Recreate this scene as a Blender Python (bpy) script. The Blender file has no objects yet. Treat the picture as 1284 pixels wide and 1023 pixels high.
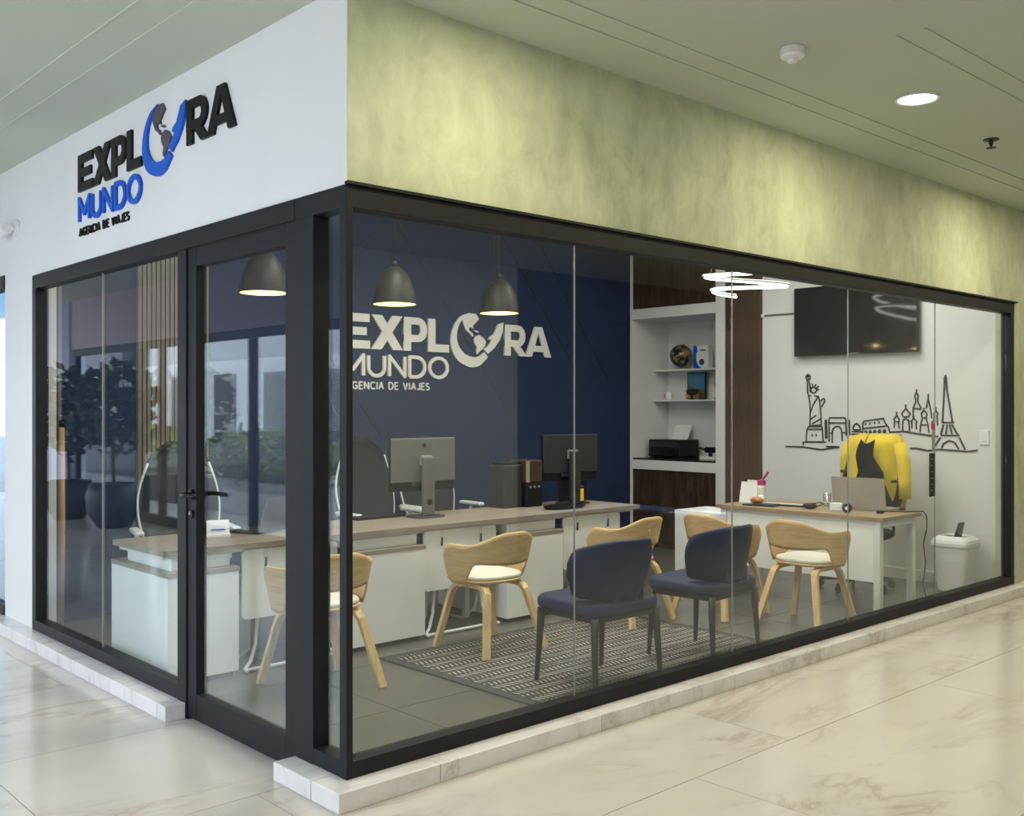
import bpy, bmesh, math, random
from mathutils import Vector, Matrix
random.seed(7)
R = math.radians
PI = math.pi
scene = bpy.context.scene
C = scene.collection

# ------------------------------------------------------------------ camera, world, large lights, exposure
FPX, EYE = 1270.0, 1.485
CAMX, CAMY, CANG = -2.159, -3.260, 47.25
cam_data = bpy.data.cameras.new('camera')
cam_data.sensor_width = 36.0
cam_data.lens = 36.0 * FPX / 1284.0
cam_data.shift_y = 1.5 / 1284.0
cam_data.clip_start = 0.05
cam_data.clip_end = 300
cam = bpy.data.objects.new('camera', cam_data)
cam.location = (CAMX, CAMY, EYE)
cam.rotation_euler = (R(90), 0, R(CANG - 90))
C.objects.link(cam)
scene.camera = cam

scene.view_settings.view_transform = 'Standard'
scene.view_settings.look = 'None'
scene.view_settings.gamma = 1.0
scene.view_settings.use_curve_mapping = False
scene.view_settings.exposure = 0.07

world = bpy.data.worlds.new('overcast_sky')
scene.world = world
world.use_nodes = True
_bg = world.node_tree.nodes['Background']
_bg.inputs[0].default_value = (0.85, 0.925, 1.0, 1)
_bg.inputs[1].default_value = 4.2

DOWNLIGHT_W = 17.0       # each ceiling downlight of the corridor
FILL_PANEL_W = 24.0           # each unseen fill panel added on the office ceiling
PENDANT_W = 5.0
CORR_COL = (1.0, 0.90, 0.60)
ROOM_COL = (1.0, 0.95, 0.88)

_a = R(CANG)
_D = (math.cos(_a), math.sin(_a)); _Rt = (_D[1], -_D[0])
def _ray(px):
    u = (px - 642) / FPX
    return _D[0] + u * _Rt[0], _D[1] + u * _Rt[1]
def on_x(px, py, x):
    """the point (y, z) of the wall plane x seen at a pixel of the photograph"""
    a, b = _ray(px); t = (x - CAMX) / a
    return CAMY + b * t, EYE + (513 - py) * t / FPX
def on_y(px, py, y):
    a, b = _ray(px); t = (y - CAMY) / b
    return CAMX + a * t, EYE + (513 - py) * t / FPX

# ------------------------------------------------------------------ helpers
class MB:
    def __init__(s): s.v = []; s.f = []
    def add(s, vs, fs):
        o = len(s.v); s.v += [tuple(p) for p in vs]; s.f += [tuple(i + o for i in f) for f in fs]; return s
    def box(s, x0, y0, z0, x1, y1, z1):
        return s.add([(x0,y0,z0),(x1,y0,z0),(x1,y1,z0),(x0,y1,z0),(x0,y0,z1),(x1,y0,z1),(x1,y1,z1),(x0,y1,z1)],
                     [(0,3,2,1),(4,5,6,7),(0,1,5,4),(1,2,6,5),(2,3,7,6),(3,0,4,7)])
    def hexa(s, b4, t4):
        return s.add(list(b4) + list(t4), [(0,3,2,1),(4,5,6,7),(0,1,5,4),(1,2,6,5),(2,3,7,6),(3,0,4,7)])
    def cone(s, p0, p1, r0, r1, n=12):
        p0, p1 = Vector(p0), Vector(p1); d = (p1 - p0).normalized()
        a = d.orthogonal().normalized(); b = d.cross(a)
        vs = []
        for p, r in ((p0, r0), (p1, r1)):
            for i in range(n):
                t = 2 * PI * i / n; vs.append(p + a * (r * math.cos(t)) + b * (r * math.sin(t)))
        fs = [(i, (i + 1) % n, n + (i + 1) % n, n + i) for i in range(n)]
        fs += [tuple(range(n - 1, -1, -1)), tuple(range(n, 2 * n))]
        return s.add(vs, fs)
    def tube(s, pts, r, n=8, closed=False):
        pts = [Vector(p) for p in pts]; m = len(pts); vs = []
        prev = None
        for i, p in enumerate(pts):
            if closed: t = pts[(i + 1) % m] - pts[i - 1]
            else: t = pts[min(i + 1, m - 1)] - pts[max(i - 1, 0)]
            t.normalize()
            a = t.orthogonal() if prev is None else prev - t * prev.dot(t)
            a.normalize(); prev = a; b = t.cross(a)
            rr = r[i] if isinstance(r, (list, tuple)) else r
            for k in range(n):
                w = 2 * PI * k / n; vs.append(p + a * (rr * math.cos(w)) + b * (rr * math.sin(w)))
        fs = []
        for i in range(m if closed else m - 1):
            j = (i + 1) % m
            for k in range(n):
                q = (k + 1) % n; fs.append((i * n + k, i * n + q, j * n + q, j * n + k))
        if not closed: fs += [tuple(range(n - 1, -1, -1)), tuple(range((m - 1) * n, m * n))]
        return s.add(vs, fs)
    def sweep(s, pts, side, w, h):
        """a rectangular strip along pts: w along the side vector, h across it"""
        pts = [Vector(p) for p in pts]; m = len(pts); vs = []
        for i, p in enumerate(pts):
            t = (pts[min(i + 1, m - 1)] - pts[max(i - 1, 0)]).normalized()
            a = Vector(side); a = (a - t * a.dot(t)).normalized(); b = t.cross(a)
            for ca, cb in ((-1,-1),(1,-1),(1,1),(-1,1)):
                vs.append(p + a * (ca * w / 2) + b * (cb * h / 2))
        fs = []
        for i in range(m - 1):
            for k in range(4):
                q = (k + 1) % 4; fs.append((i*4+k, i*4+q, i*4+4+q, i*4+4+k))
        fs += [(3,2,1,0), tuple(range((m-1)*4, m*4))]
        return s.add(vs, fs)
    def lathe(s, prof, n=24, c=(0,0,0), sx=1, sy=1, p=2.0, cap=True):
        vs = []; m = len(prof)
        for r, z in prof:
            for k in range(n):
                t = 2 * PI * k / n; cx, cy = math.cos(t), math.sin(t)
                if p != 2.0:
                    cx = math.copysign(abs(cx) ** (2 / p), cx); cy = math.copysign(abs(cy) ** (2 / p), cy)
                vs.append((c[0] + r * sx * cx, c[1] + r * sy * cy, c[2] + z))
        fs = [(i*n+k, i*n+(k+1)%n, (i+1)*n+(k+1)%n, (i+1)*n+k) for i in range(m-1) for k in range(n)]
        if cap and prof[0][0] > 1e-5: fs.append(tuple(range(n-1,-1,-1)))
        if cap and prof[-1][0] > 1e-5: fs.append(tuple(range((m-1)*n, m*n)))
        return s.add(vs, fs)
    def prism(s, poly, y0, y1):
        """polygon in x, z extruded along y"""
        n = len(poly); s.pc = getattr(s, 'pc', 0) + 1; y0 -= (s.pc % 7) * .0003      # overlapping strokes never share a face
        ar = sum(poly[i][0]*poly[(i+1)%n][1] - poly[(i+1)%n][0]*poly[i][1] for i in range(n))
        if ar < 0: poly = poly[::-1]
        vs = [(x, y0, z) for x, z in poly] + [(x, y1, z) for x, z in poly]
        fs = [tuple(range(n)), tuple(range(2*n-1, n-1, -1))] + [((i+1)%n, i, n+i, n+(i+1)%n) for i in range(n)]
        return s.add(vs, fs)
    def ribbon(s, pts, w, y0, y1, closed=False):
        """a flat stroke of width w along x, z points"""
        P = [Vector(p) for p in pts]
        if closed: P = P + [P[0]]
        for i in range(len(P) - 1):
            d = P[i+1] - P[i]
            if d.length < 1e-6: continue
            d.normalize(); q = Vector((-d.y, d.x)) * (w / 2)
            s.prism([tuple(P[i]-q), tuple(P[i+1]-q), tuple(P[i+1]+q), tuple(P[i]+q)], y0, y1)
            if i > 0 or closed:
                s.prism([(P[i].x + w/2*math.cos(k*PI/4+.39), P[i].y + w/2*math.sin(k*PI/4+.39)) for k in range(8)], y0, y1)
        return s
    def grid(s, fn, nu, nv, wrap=False):
        vs = [fn(i / (nu if wrap else nu - 1), j / (nv - 1)) for i in range(nu) for j in range(nv)]
        fs = []
        for i in range(nu if wrap else nu - 1):
            for j in range(nv - 1):
                k = (i + 1) % nu
                fs.append((i*nv+j, k*nv+j, k*nv+j+1, i*nv+j+1))
        return s.add(vs, fs)
    def ball(s, c, r, n=16, sc=(1,1,1)):
        m = n // 2
        prof = [(r * math.sin(PI * i / m), -r * math.cos(PI * i / m)) for i in range(m + 1)]
        prof[0] = (1e-6, -r); prof[-1] = (1e-6, r)
        o = len(s.v); s.lathe(prof, n, (0,0,0))
        for i in range(o, len(s.v)):
            x, y, z = s.v[i]; s.v[i] = (c[0]+x*sc[0], c[1]+y*sc[1], c[2]+z*sc[2])
        return s
    def mesh(s, name):
        me = bpy.data.meshes.new(name); me.from_pydata(s.v, [], s.f); me.validate(); me.update(); return me
    def build(s, name, m, parent=None, smooth=False, bevel=0, solid=0, sub=0, loc=None, seg=2, off=0):
        me = s.mesh(name)
        return link(name, me, m, parent, smooth, bevel, solid, sub, loc, seg, off)

def link(name, me, m, parent=None, smooth=False, bevel=0, solid=0, sub=0, loc=None, seg=2, off=0):
    o = bpy.data.objects.new(name, me); C.objects.link(o)
    if m is not None and len(me.materials) == 0: me.materials.append(m)
    if parent: o.parent = parent
    if loc: o.location = loc
    if smooth:
        for p in me.polygons: p.use_smooth = True
        if smooth == 'auto':
            for e in me.edges: pass
    if solid:
        d = o.modifiers.new('thickness', 'SOLIDIFY'); d.thickness = solid; d.offset = off
    if bevel:
        d = o.modifiers.new('bevel', 'BEVEL'); d.width = bevel; d.segments = seg; d.limit_method = 'ANGLE'; d.angle_limit = R(40)
    if sub:
        d = o.modifiers.new('subdivision', 'SUBSURF'); d.levels = sub; d.render_levels = sub
    return o

def fix_normals(o):
    bm = bmesh.new(); bm.from_mesh(o.data); bmesh.ops.recalc_face_normals(bm, faces=bm.faces); bm.to_mesh(o.data); bm.free(); return o

def tag(o, label=None, cat=None, group=None, kind=None):
    if label: o['label'] = label
    if cat: o['category'] = cat
    if group: o['group'] = group
    if kind: o['kind'] = kind
    return o
def thing(name, label, cat, loc=(0,0,0), rz=0, group=None):
    o = bpy.data.objects.new(name, None); C.objects.link(o)
    o.empty_display_size = .1
    o.location = loc; o.rotation_euler = (0, 0, R(rz))
    return tag(o, label, cat, group)
def struct(name, loc=(0,0,0), label=None):
    o = bpy.data.objects.new(name, None); C.objects.link(o); o.location = loc
    o['kind'] = 'structure'
    if label: o['label'] = label
    return o
def dup(root, label, loc=None, rz=None):
    def cp(o, parent):
        c = o.copy(); C.objects.link(c); c.parent = parent
        for ch in o.children: cp(ch, c)
        return c
    c = cp(root, None)
    c['label'] = label
    if loc is not None: c.location = loc
    if rz is not None: c.rotation_euler = (0, 0, R(rz))
    return c

# ------------------------------------------------------------------ materials (all node based)
def base_mat(name):
    m = bpy.data.materials.new(name); m.use_nodes = True
    nt = m.node_tree; b = nt.nodes['Principled BSDF']
    return m, nt, b
def nd(nt, t, **kw):
    n = nt.nodes.new(t)
    for k, v in kw.items(): setattr(n, k, v)
    return n
def mth(nt, op, a, b=None, c=None):
    n = nt.nodes.new('ShaderNodeMath'); n.operation = op
    for i, v in enumerate((a, b, c)):
        if v is None: continue
        if isinstance(v, (int, float)): n.inputs[i].default_value = v
        else: nt.links.new(v, n.inputs[i])
    return n.outputs[0]
def coords(nt, scale=(1,1,1), space='Object'):
    if space == 'World':
        g = nd(nt, 'ShaderNodeNewGeometry'); src = g.outputs['Position']
    else:
        g = nd(nt, 'ShaderNodeTexCoord'); src = g.outputs['Object']
    mp = nd(nt, 'ShaderNodeMapping'); mp.inputs['Scale'].default_value = scale
    nt.links.new(src, mp.inputs['Vector']); return mp.outputs[0]
def ramp(nt, fac, stops):
    r = nd(nt, 'ShaderNodeValToRGB'); e = r.color_ramp.elements
    while len(e) > 1: e.remove(e[-1])
    e[0].position = stops[0][0]; e[0].color = (*stops[0][1], 1)
    for p, c in stops[1:]:
        q = e.new(p); q.color = (*c, 1)
    nt.links.new(fac, r.inputs[0]); return r.outputs[0]
def noise(nt, vec, scale, detail=4, rough=.55, dist=0):
    n = nd(nt, 'ShaderNodeTexNoise'); n.inputs['Scale'].default_value = scale; n.inputs['Detail'].default_value = detail
    n.inputs['Roughness'].default_value = rough; n.inputs['Distortion'].default_value = dist
    nt.links.new(vec, n.inputs['Vector']); return n.outputs['Fac']
def bump(nt, b, h, strength=.2, dist=.01):
    n = nd(nt, 'ShaderNodeBump'); n.inputs['Strength'].default_value = strength; n.inputs['Distance'].default_value = dist
    nt.links.new(h, n.inputs['Height']); nt.links.new(n.outputs[0], b.inputs['Normal'])
def pm(name, col, rough=.5, metal=0, var=.06, scale=6, bmp=0, bscale=60, stretch=(1,1,1), spec=.5, sheen=0):
    m, nt, b = base_mat(name)
    v = coords(nt, stretch)
    f = noise(nt, v, scale)
    lo = tuple(max(0, c * (1 - var)) for c in col); hi = tuple(min(1, c * (1 + var)) for c in col)
    nt.links.new(ramp(nt, f, [(.3, lo), (.7, hi)]), b.inputs['Base Color'])
    b.inputs['Roughness'].default_value = rough; b.inputs['Metallic'].default_value = metal
    b.inputs['Specular IOR Level'].default_value = spec
    if sheen: b.inputs['Sheen Weight'].default_value = sheen
    if bmp: bump(nt, b, noise(nt, coords(nt, stretch), bscale, 3), bmp, .004)
    return m
def emit(name, col, strength):
    m = bpy.data.materials.new(name); m.use_nodes = True; nt = m.node_tree
    nt.nodes.remove(nt.nodes['Principled BSDF'])
    e = nd(nt, 'ShaderNodeEmission'); e.inputs[0].default_value = (*col, 1); e.inputs[1].default_value = strength
    nt.links.new(e.outputs[0], nt.nodes['Material Output'].inputs[0]); return m
def glass(name, tint=(.94,.965,.955), f0=.055):
    """clear float glass: light passes straight through, both faces mirror by the Schlick law"""
    m = bpy.data.materials.new(name); m.use_nodes = True; nt = m.node_tree
    nt.nodes.remove(nt.nodes['Principled BSDF'])
    g = nd(nt, 'ShaderNodeNewGeometry'); d = nd(nt, 'ShaderNodeVectorMath', operation='DOT_PRODUCT')
    nt.links.new(g.outputs['Normal'], d.inputs[0]); nt.links.new(g.outputs['Incoming'], d.inputs[1])
    c = mth(nt, 'ABSOLUTE', d.outputs['Value']); k = mth(nt, 'POWER', mth(nt, 'SUBTRACT', 1.0, c), 5.0)
    f = mth(nt, 'MULTIPLY_ADD', k, 1 - f0, f0)
    tr = nd(nt, 'ShaderNodeBsdfTransparent'); tr.inputs[0].default_value = (*tint, 1)
    gl = nd(nt, 'ShaderNodeBsdfGlossy'); gl.inputs['Roughness'].default_value = 0.0
    gl.inputs[0].default_value = (.95, .97, 1, 1)
    mx = nd(nt, 'ShaderNodeMixShader'); nt.links.new(f, mx.inputs[0]); nt.links.new(tr.outputs[0], mx.inputs[1]); nt.links.new(gl.outputs[0], mx.inputs[2])
    nt.links.new(mx.outputs[0], nt.nodes['Material Output'].inputs[0]); return m
def wood(name, dark, light, rough=.45, stretch=(1,14,14), scale=3.0, spec=.4):
    m, nt, b = base_mat(name)
    v = coords(nt, stretch)
    f = noise(nt, v, scale, 6, .6, .6)
    nt.links.new(ramp(nt, f, [(.28, dark), (.5, tuple((a + c) / 2 for a, c in zip(dark, light))), (.72, light)]), b.inputs['Base Color'])
    b.inputs['Roughness'].default_value = rough; b.inputs['Specular IOR Level'].default_value = spec
    bump(nt, b, f, .08, .003); return m
def marble(name, base, vein, rough=.12, space='World', vscale=1.0, amount=1.0):
    m, nt, b = base_mat(name)
    oi = nd(nt, 'ShaderNodeObjectInfo')
    g = nd(nt, 'ShaderNodeNewGeometry' if space == 'World' else 'ShaderNodeTexCoord')
    src = g.outputs['Position'] if space == 'World' else g.outputs['Object']
    ad = nd(nt, 'ShaderNodeVectorMath', operation='MULTIPLY_ADD')
    cb = nd(nt, 'ShaderNodeCombineXYZ'); nt.links.new(oi.outputs['Random'], cb.inputs[0]); nt.links.new(oi.outputs['Random'], cb.inputs[1])
    nt.links.new(cb.outputs[0], ad.inputs[0]); ad.inputs[1].default_value = (37, 53, 0); nt.links.new(src, ad.inputs[2])
    mp = nd(nt, 'ShaderNodeMapping'); mp.inputs['Rotation'].default_value = (0, 0, R(24)); mp.inputs['Scale'].default_value = (.55*vscale, 1.5*vscale, 1)
    nt.links.new(ad.outputs[0], mp.inputs['Vector']); v = mp.outputs[0]
    n1 = noise(nt, v, 1.1, 7, .62, .9)
    veinf = mth(nt, 'ABSOLUTE', mth(nt, 'SUBTRACT', n1, .5))
    vn = ramp(nt, veinf, [(0.0, (1,1,1)), (.010, (.55,.55,.55)), (.045, (.12,.12,.12)), (.12, (0,0,0))])
    patch = ramp(nt, noise(nt, v, .9, 3), [(.42, (0,0,0)), (.62, (1,1,1))])
    fac = mth(nt, 'MULTIPLY', mth(nt, 'MULTIPLY', vn, patch), amount)
    cloud = ramp(nt, noise(nt, v, 1.7, 5), [(.3, tuple(c * .93 for c in base)), (.7, base)])
    mx = nd(nt, 'ShaderNodeMix', data_type='RGBA'); nt.links.new(fac, mx.inputs[0]); nt.links.new(cloud, mx.inputs[6]); mx.inputs[7].default_value = (*vein, 1)
    nt.links.new(mx.outputs[2], b.inputs['Base Color'])
    b.inputs['Roughness'].default_value = rough; return m

M = {}
M['white_paint'] = pm('white_paint', (.78,.78,.79), .6, var=.025, scale=1.2, bmp=.05, bscale=90)
M['ceiling_paint'] = pm('ceiling_paint', (.51,.55,.46), .75, var=.03, scale=.7, bmp=.03, bscale=40)
M['interior_white'] = pm('interior_white', (.74,.73,.72), .6, var=.02, scale=1)
M['frame'] = pm('anthracite_frame', (.011,.011,.014), .5, 0, var=.15, scale=14, spec=.25)
M['frame_gap'] = pm('black_rubber', (.006,.006,.007), .7)
M['glass'] = glass('clear_glass')
M['joint'] = pm('glazing_silicone', (.26,.27,.25), .35, var=.05)
M['dark_glass'] = glass('tinted_glass', (.28,.40,.52), .03)
M['marble'] = marble('polished_marble', (.585,.55,.51), (.36,.285,.235), .14, amount=.65)
M['kerb'] = marble('kerb_marble', (.76,.74,.74), (.40,.35,.32), .25, vscale=3.0, amount=.8)
M['grout'] = pm('grout', (.33,.30,.26), .8)
M['concrete_tile'] = pm('grey_porcelain', (.085,.082,.070), .30, var=.22, scale=2.2, bmp=.04, bscale=30)
M['dark_grout'] = pm('dark_grout', (.06,.06,.058), .8)
M['navy'] = pm('navy_wall_paint', (.019,.031,.082), .7, var=.12, scale=1.6, spec=.2)
M['navy_line'] = pm('navy_groove', (.010,.014,.035), .6)
M['dark_wood'] = wood('dark_walnut', (.012,.008,.006), (.085,.052,.036), .6, (1,9,1.2), 2.4, .2)
M['slat_wood'] = wood('slat_walnut', (.050,.024,.013), (.135,.068,.038), .5, (10,10,1), 2.0)
M['pale_slat'] = wood('pale_oak_slat', (.17,.145,.125), (.25,.22,.19), .5, (10,10,1), 2.0)
M['desk_wood'] = wood('grey_oak_worktop', (.20,.165,.13), (.36,.305,.245), .42, (1,16,4), 2.6)
M['desk_wood_y'] = wood('brown_oak_worktop', (.24,.165,.10), (.40,.29,.185), .42, (16,1,4), 2.6)
M['desk_white'] = pm('white_laminate', (.84,.85,.85), .35, var=.02)
M['white_metal'] = pm('white_powder_coat', (.72,.73,.73), .35, var=.02)
M['ply'] = wood('bent_beech_ply', (.56,.35,.165), (.76,.53,.29), .38, (2.2,2.2,16), 2.2)
M['ply_leg'] = wood('beech_ply_leg', (.58,.375,.18), (.78,.56,.31), .4, (14,14,1.6), 2.4)
M['cushion'] = pm('cream_leatherette', (.76,.73,.63), .5, var=.03, bmp=.06)
M['blue_leather'] = pm('navy_leatherette', (.009,.019,.060), .55, spec=.3, var=.14, scale=9, bmp=.03, bscale=90)
M['dark_leg'] = pm('charcoal_metal', (.022,.024,.028), .4, .4)
M['black'] = pm('black_plastic', (.007,.007,.008), .4, var=.15, spec=.3)
M['screen'] = pm('screen_glass', (.006,.006,.007), .06)
M['grey_plastic'] = pm('grey_plastic', (.12,.118,.11), .42)
M['mid_grey'] = pm('charcoal_plastic', (.030,.030,.032), .45, spec=.3)
M['mesh_grey'] = pm('grey_mesh_fabric', (.026,.028,.032), .85, spec=.2, var=.2, scale=90, bmp=.2, bscale=200)
M['silver'] = pm('brushed_silver', (.50,.48,.44), .35, .7, stretch=(1,1,20))
M['pendant'] = pm('olive_black_shade', (.019,.019,.015), .5, spec=.25, var=.1)
M['pendant_in'] = pm('pendant_inner', (.85,.72,.38), .5)
M['yellow'] = pm('yellow_jacket_cloth', (.74,.54,.012), .75, var=.12, scale=7, bmp=.15, bscale=50, sheen=.3)
M['black_cloth'] = pm('black_cloth', (.007,.006,.0065), .95, var=.3, scale=20, spec=.1)
M['paper'] = pm('paper', (.78,.78,.76), .6)
M['sign_black'] = pm('sign_black_acrylic', (.006,.0065,.007), .45, spec=.2)
M['sign_blue'] = pm('sign_blue_acrylic', (.006,.105,.60), .4, spec=.25)
M['sign_grey'] = pm('sign_grey_acrylic', (.072,.062,.080), .4)
M['sign_white'] = pm('sign_white_acrylic', (.76,.74,.70), .4)
M['ink'] = pm('black_vinyl', (.010,.010,.010), .5)
M['stone_dark'] = pm('dark_stone_top', (.02,.018,.02), .2)
M['pink'] = pm('magenta_plastic', (.45,.03,.16), .4)
M['orange'] = pm('orange_plastic', (.55,.20,.04), .5, var=.5, scale=25)
M['clear_cup'] = glass('clear_cup', (.9,.9,.86), .06)
M['leaf'] = pm('dark_leaf', (.022,.048,.020), .5, var=.5, scale=3)
M['leaf_bright'] = pm('bright_leaf', (.20,.30,.035), .55, var=.45, scale=3)
M['bark'] = pm('bark', (.10,.065,.04), .8)
M['pot'] = pm('dark_pot', (.030,.034,.045), .45)
M['mauve'] = pm('mauve_fascia', (.62,.50,.56), .65, var=.03)
M['lavender'] = pm('lavender_column', (.42,.45,.68), .6, var=.03)
M['brown_frame'] = pm('brown_door_frame', (.060,.030,.030), .45)
M['paving'] = pm('pale_paving', (.52,.51,.50), .7, var=.08, scale=2)
M['facade_pale'] = pm('pale_render', (.78,.82,.90), .8, var=.04)
M['lamp_white'] = emit('downlight_diffuser', (1.0,.97,.88), 14)
M['fill_panel_white'] = emit('fill_panel_diffuser', (1.0,.97,.92), 4)
M['led'] = emit('led_strip', (1.0,.93,.90), 9)
M['bulb'] = emit('pendant_bulb', (1.0,.85,.45), 8)
M['white_plastic'] = pm('white_plastic', (.80,.80,.80), .4, var=.02)
M['brass'] = pm('brass', (.55,.40,.13), .3, .9)

def plaster():
    m, nt, b = base_mat('green_stucco')
    v = coords(nt, (1,1,.75), 'World')
    n1 = noise(nt, v, .9, 6, .62, .4); n2 = noise(nt, v, 5.5, 5, .7, .8); n3 = noise(nt, coords(nt, (3.2,1,.7), 'World'), 2.0, 5, .6)
    f = mth(nt, 'MULTIPLY_ADD', n2, .38, mth(nt, 'MULTIPLY', n1, .62))
    f = mth(nt, 'MULTIPLY_ADD', n3, .25, mth(nt, 'MULTIPLY', f, .8))
    c = ramp(nt, f, [(.36, (.29,.305,.205)), (.46, (.435,.475,.325)), (.55, (.54,.58,.41)), (.68, (.67,.70,.535))])
    nt.links.new(c, b.inputs['Base Color']); b.inputs['Roughness'].default_value = .72
    bump(nt, b, n2, .12, .006); return m
M['stucco'] = plaster()

def rug_mat():
    m, nt, b = base_mat('woven_rug')
    t = nd(nt, 'ShaderNodeTexCoord'); sp = nd(nt, 'ShaderNodeSeparateXYZ'); nt.links.new(t.outputs['Object'], sp.inputs[0])
    x, y = sp.outputs[0], sp.outputs[1]
    a = mth(nt, 'DIVIDE', y, .075); row = mth(nt, 'FLOOR', a); f = mth(nt, 'FRACT', a)
    sg = mth(nt, 'MULTIPLY_ADD', mth(nt, 'FLOORED_MODULO', row, 2.0), 2.0, -1.0)
    u = mth(nt, 'FRACT', mth(nt, 'ADD', mth(nt, 'DIVIDE', x, .033), mth(nt, 'MULTIPLY', mth(nt, 'MULTIPLY', f, .75), sg)))
    dash = mth(nt, 'LESS_THAN', u, .36)
    rm = mth(nt, 'MULTIPLY', mth(nt, 'GREATER_THAN', f, .14), mth(nt, 'LESS_THAN', f, .86))
    pn = noise(nt, coords(nt, (.6,3,1)), 5.0, 3)
    pat = mth(nt, 'MULTIPLY', mth(nt, 'MULTIPLY', dash, rm), ramp(nt, pn, [(.36, (.15,.15,.15)), (.5, (.9,.9,.9))]))
    mx = nd(nt, 'ShaderNodeMix', data_type='RGBA'); nt.links.new(pat, mx.inputs[0])
    nt.links.new(ramp(nt, noise(nt, coords(nt), 60, 2), [(.3, (.018,.017,.017)), (.7, (.042,.039,.038))]), mx.inputs[6]); mx.inputs[7].default_value = (.46,.43,.38,1)
    nt.links.new(mx.outputs[2], b.inputs['Base Color']); b.inputs['Roughness'].default_value = .95
    bump(nt, b, dash, .3, .004); return m
M['rug'] = rug_mat()
M['rug_border'] = pm('rug_border', (.045,.042,.046), .95, var=.2, scale=70)

# ------------------------------------------------------------------ main dimensions
XE, YB = 6.40, 4.07          # office: x 0..XE, y 0..YB
ZF, ZC = 2.34, 3.11          # top of the glazing frame, corridor ceiling
ZI = 3.40                    # office ceiling
FT = .06                     # frame depth half

# ------------------------------------------------------------------ floors
flo = struct('floor', label='large polished marble tiles of the mall corridor')
MB().box(-3.4,-5.2,-.06,10,22,-.004).build('floor_base', M['grout'], flo)
TL, TW, GAP = 2.08, 1.04, .004
tile_me = MB().box(0,0,-.006,TL-GAP,TW-GAP,0).mesh('floor_tile'); tile_me.materials.append(M['marble'])
def tile_overlaps_room(x, y): return x + TL > 0.12 and x + TL*.0 < XE and y > .1 and y + TW < YB + .1 and x > .0
for j in range(-4, 22):
    y = -.764 + TW * j
    off = -.694 * (abs(j) % 3)
    for i in range(-5, 4):
        x = 3.93 + off + TL * i
        x0, x1 = max(x, -3.4), min(x + TL - GAP, 10)
        y0, y1 = max(y, -5.2), min(y + TW - GAP, 22)
        if x1 <= x0 + .02 or y1 <= y0 + .02: continue
        if y0 >= -.06:                                   # beside or under the shop: keep the part outside its kerb
            if x0 >= -.1: continue
            x1 = min(x1, .02)
        elif y1 > -.06 and x1 > 0:
            pass
        if x0 == x and y0 == y and x1 == x + TL - GAP and y1 == y + TW - GAP and not (x1 > 0 and y1 > .02):
            link('tile', tile_me, None, flo, loc=(x, y, 0))
        else:
            if x1 > 0 and y1 > .02 and y0 < -.06:
                # tile that meets the glazing: outer strip in front of the shop, the rest beside it
                MB().box(x0, y0, -.006, x1, .02, 0).build('tile', M['marble'], flo)
                if x0 < -.02: MB().box(x0, .02, -.006, .02, y1, 0).build('tile', M['marble'], flo)
            else:
                MB().box(x0, y0, -.006, x1, y1, 0).build('tile', M['marble'], flo)

fi = struct('floor_office', label='matt grey tiles of the office floor')
MB().box(.02,.02,-.05,XE,YB,-.004).build('floor_base', M['dark_grout'], fi)
tw = .80
ime = MB().box(0,0,-.006,tw-.005,tw-.005,0).mesh('office_tile'); ime.materials.append(M['concrete_tile'])
i = 0
xx = .02
while xx < XE - .01:
    yy = .02
    while yy < YB - .01:
        x1, y1 = min(xx + tw, XE), min(yy + tw, YB)
        if x1 - xx > tw - .001 and y1 - yy > tw - .001: link('tile', ime, None, fi, loc=(xx, yy, 0))
        elif x1 - xx > .02 and y1 - yy > .02: MB().box(xx, yy, -.006, x1 - .005, y1 - .005, 0).build('tile', M['concrete_tile'], fi)
        yy += tw
    xx += tw

gr = MB().box(-60,-60,-.30,60,60,-.08).build('ground', M['paving']); tag(gr, kind='structure', label='pale paving outside the mall')

# ------------------------------------------------------------------ ceilings
ce = struct('ceiling', label='pale green ceiling of the mall corridor')
MB().box(-3.4,-5.2,ZC,10,0.0,ZC+.3).box(-3.4,0,ZC,0,19,ZC+.3).build('ceiling_slab', M['ceiling_paint'], ce)
def ridge(x0, y0, x1, y1): MB().box(x0, y0, ZC-.006, x1, y1, ZC+.001).build('ceiling_joint_strip', M['ceiling_paint'], ce, bevel=.002)
for yy in (-.31, -.45): ridge(-.2, yy-.006, 9.9, yy+.006)
for yy in (-1.16, -1.285): ridge(2.06, yy-.006, 9.9, yy+.006)
for xx in (-.35, -.52): ridge(xx-.006, -1.0, xx+.006, 18)
ci = MB().box(-.02,-.02,ZI,XE+.9,YB+.12,ZI+.2).build('ceiling_office', M['interior_white']); tag(ci, kind='structure', label='white ceiling of the office')

# ------------------------------------------------------------------ walls
def wall(name, m, label, *boxes):
    b = MB()
    for q in boxes: b.box(*q)
    o = b.build(name, m); return tag(o, kind='structure', label=label)
wall('wall_left', M['white_paint'], 'white fascia wall above the entrance door',
     (0, .002, ZF+.005, .14, 3.60, ZI), (0, 3.60, 0, .14, 4.19, ZI), (.0, 4.19, ZF+.06, .14, 19, ZI))
wall('wall_right', M['stucco'], 'mottled green stucco fascia above the long window',
     (0.002, 0, ZF+.005, 6.37, .14, ZI), (6.37, 0, 0, 10, .14, ZI), (0.002,.0,ZF+.005,.0021,.0005,ZF+.0051))
wall('wall_back', M['navy'], 'navy blue office wall behind the desks', (.14, YB, 0, XE, YB+.12, ZI))
wall('wall_end', M['interior_white'], 'white office end wall with the drawing', (XE, .14, 0, XE+.12, 2.80, ZI), (XE, 4.05, 0, XE+.62, YB+.12, ZI))
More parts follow.
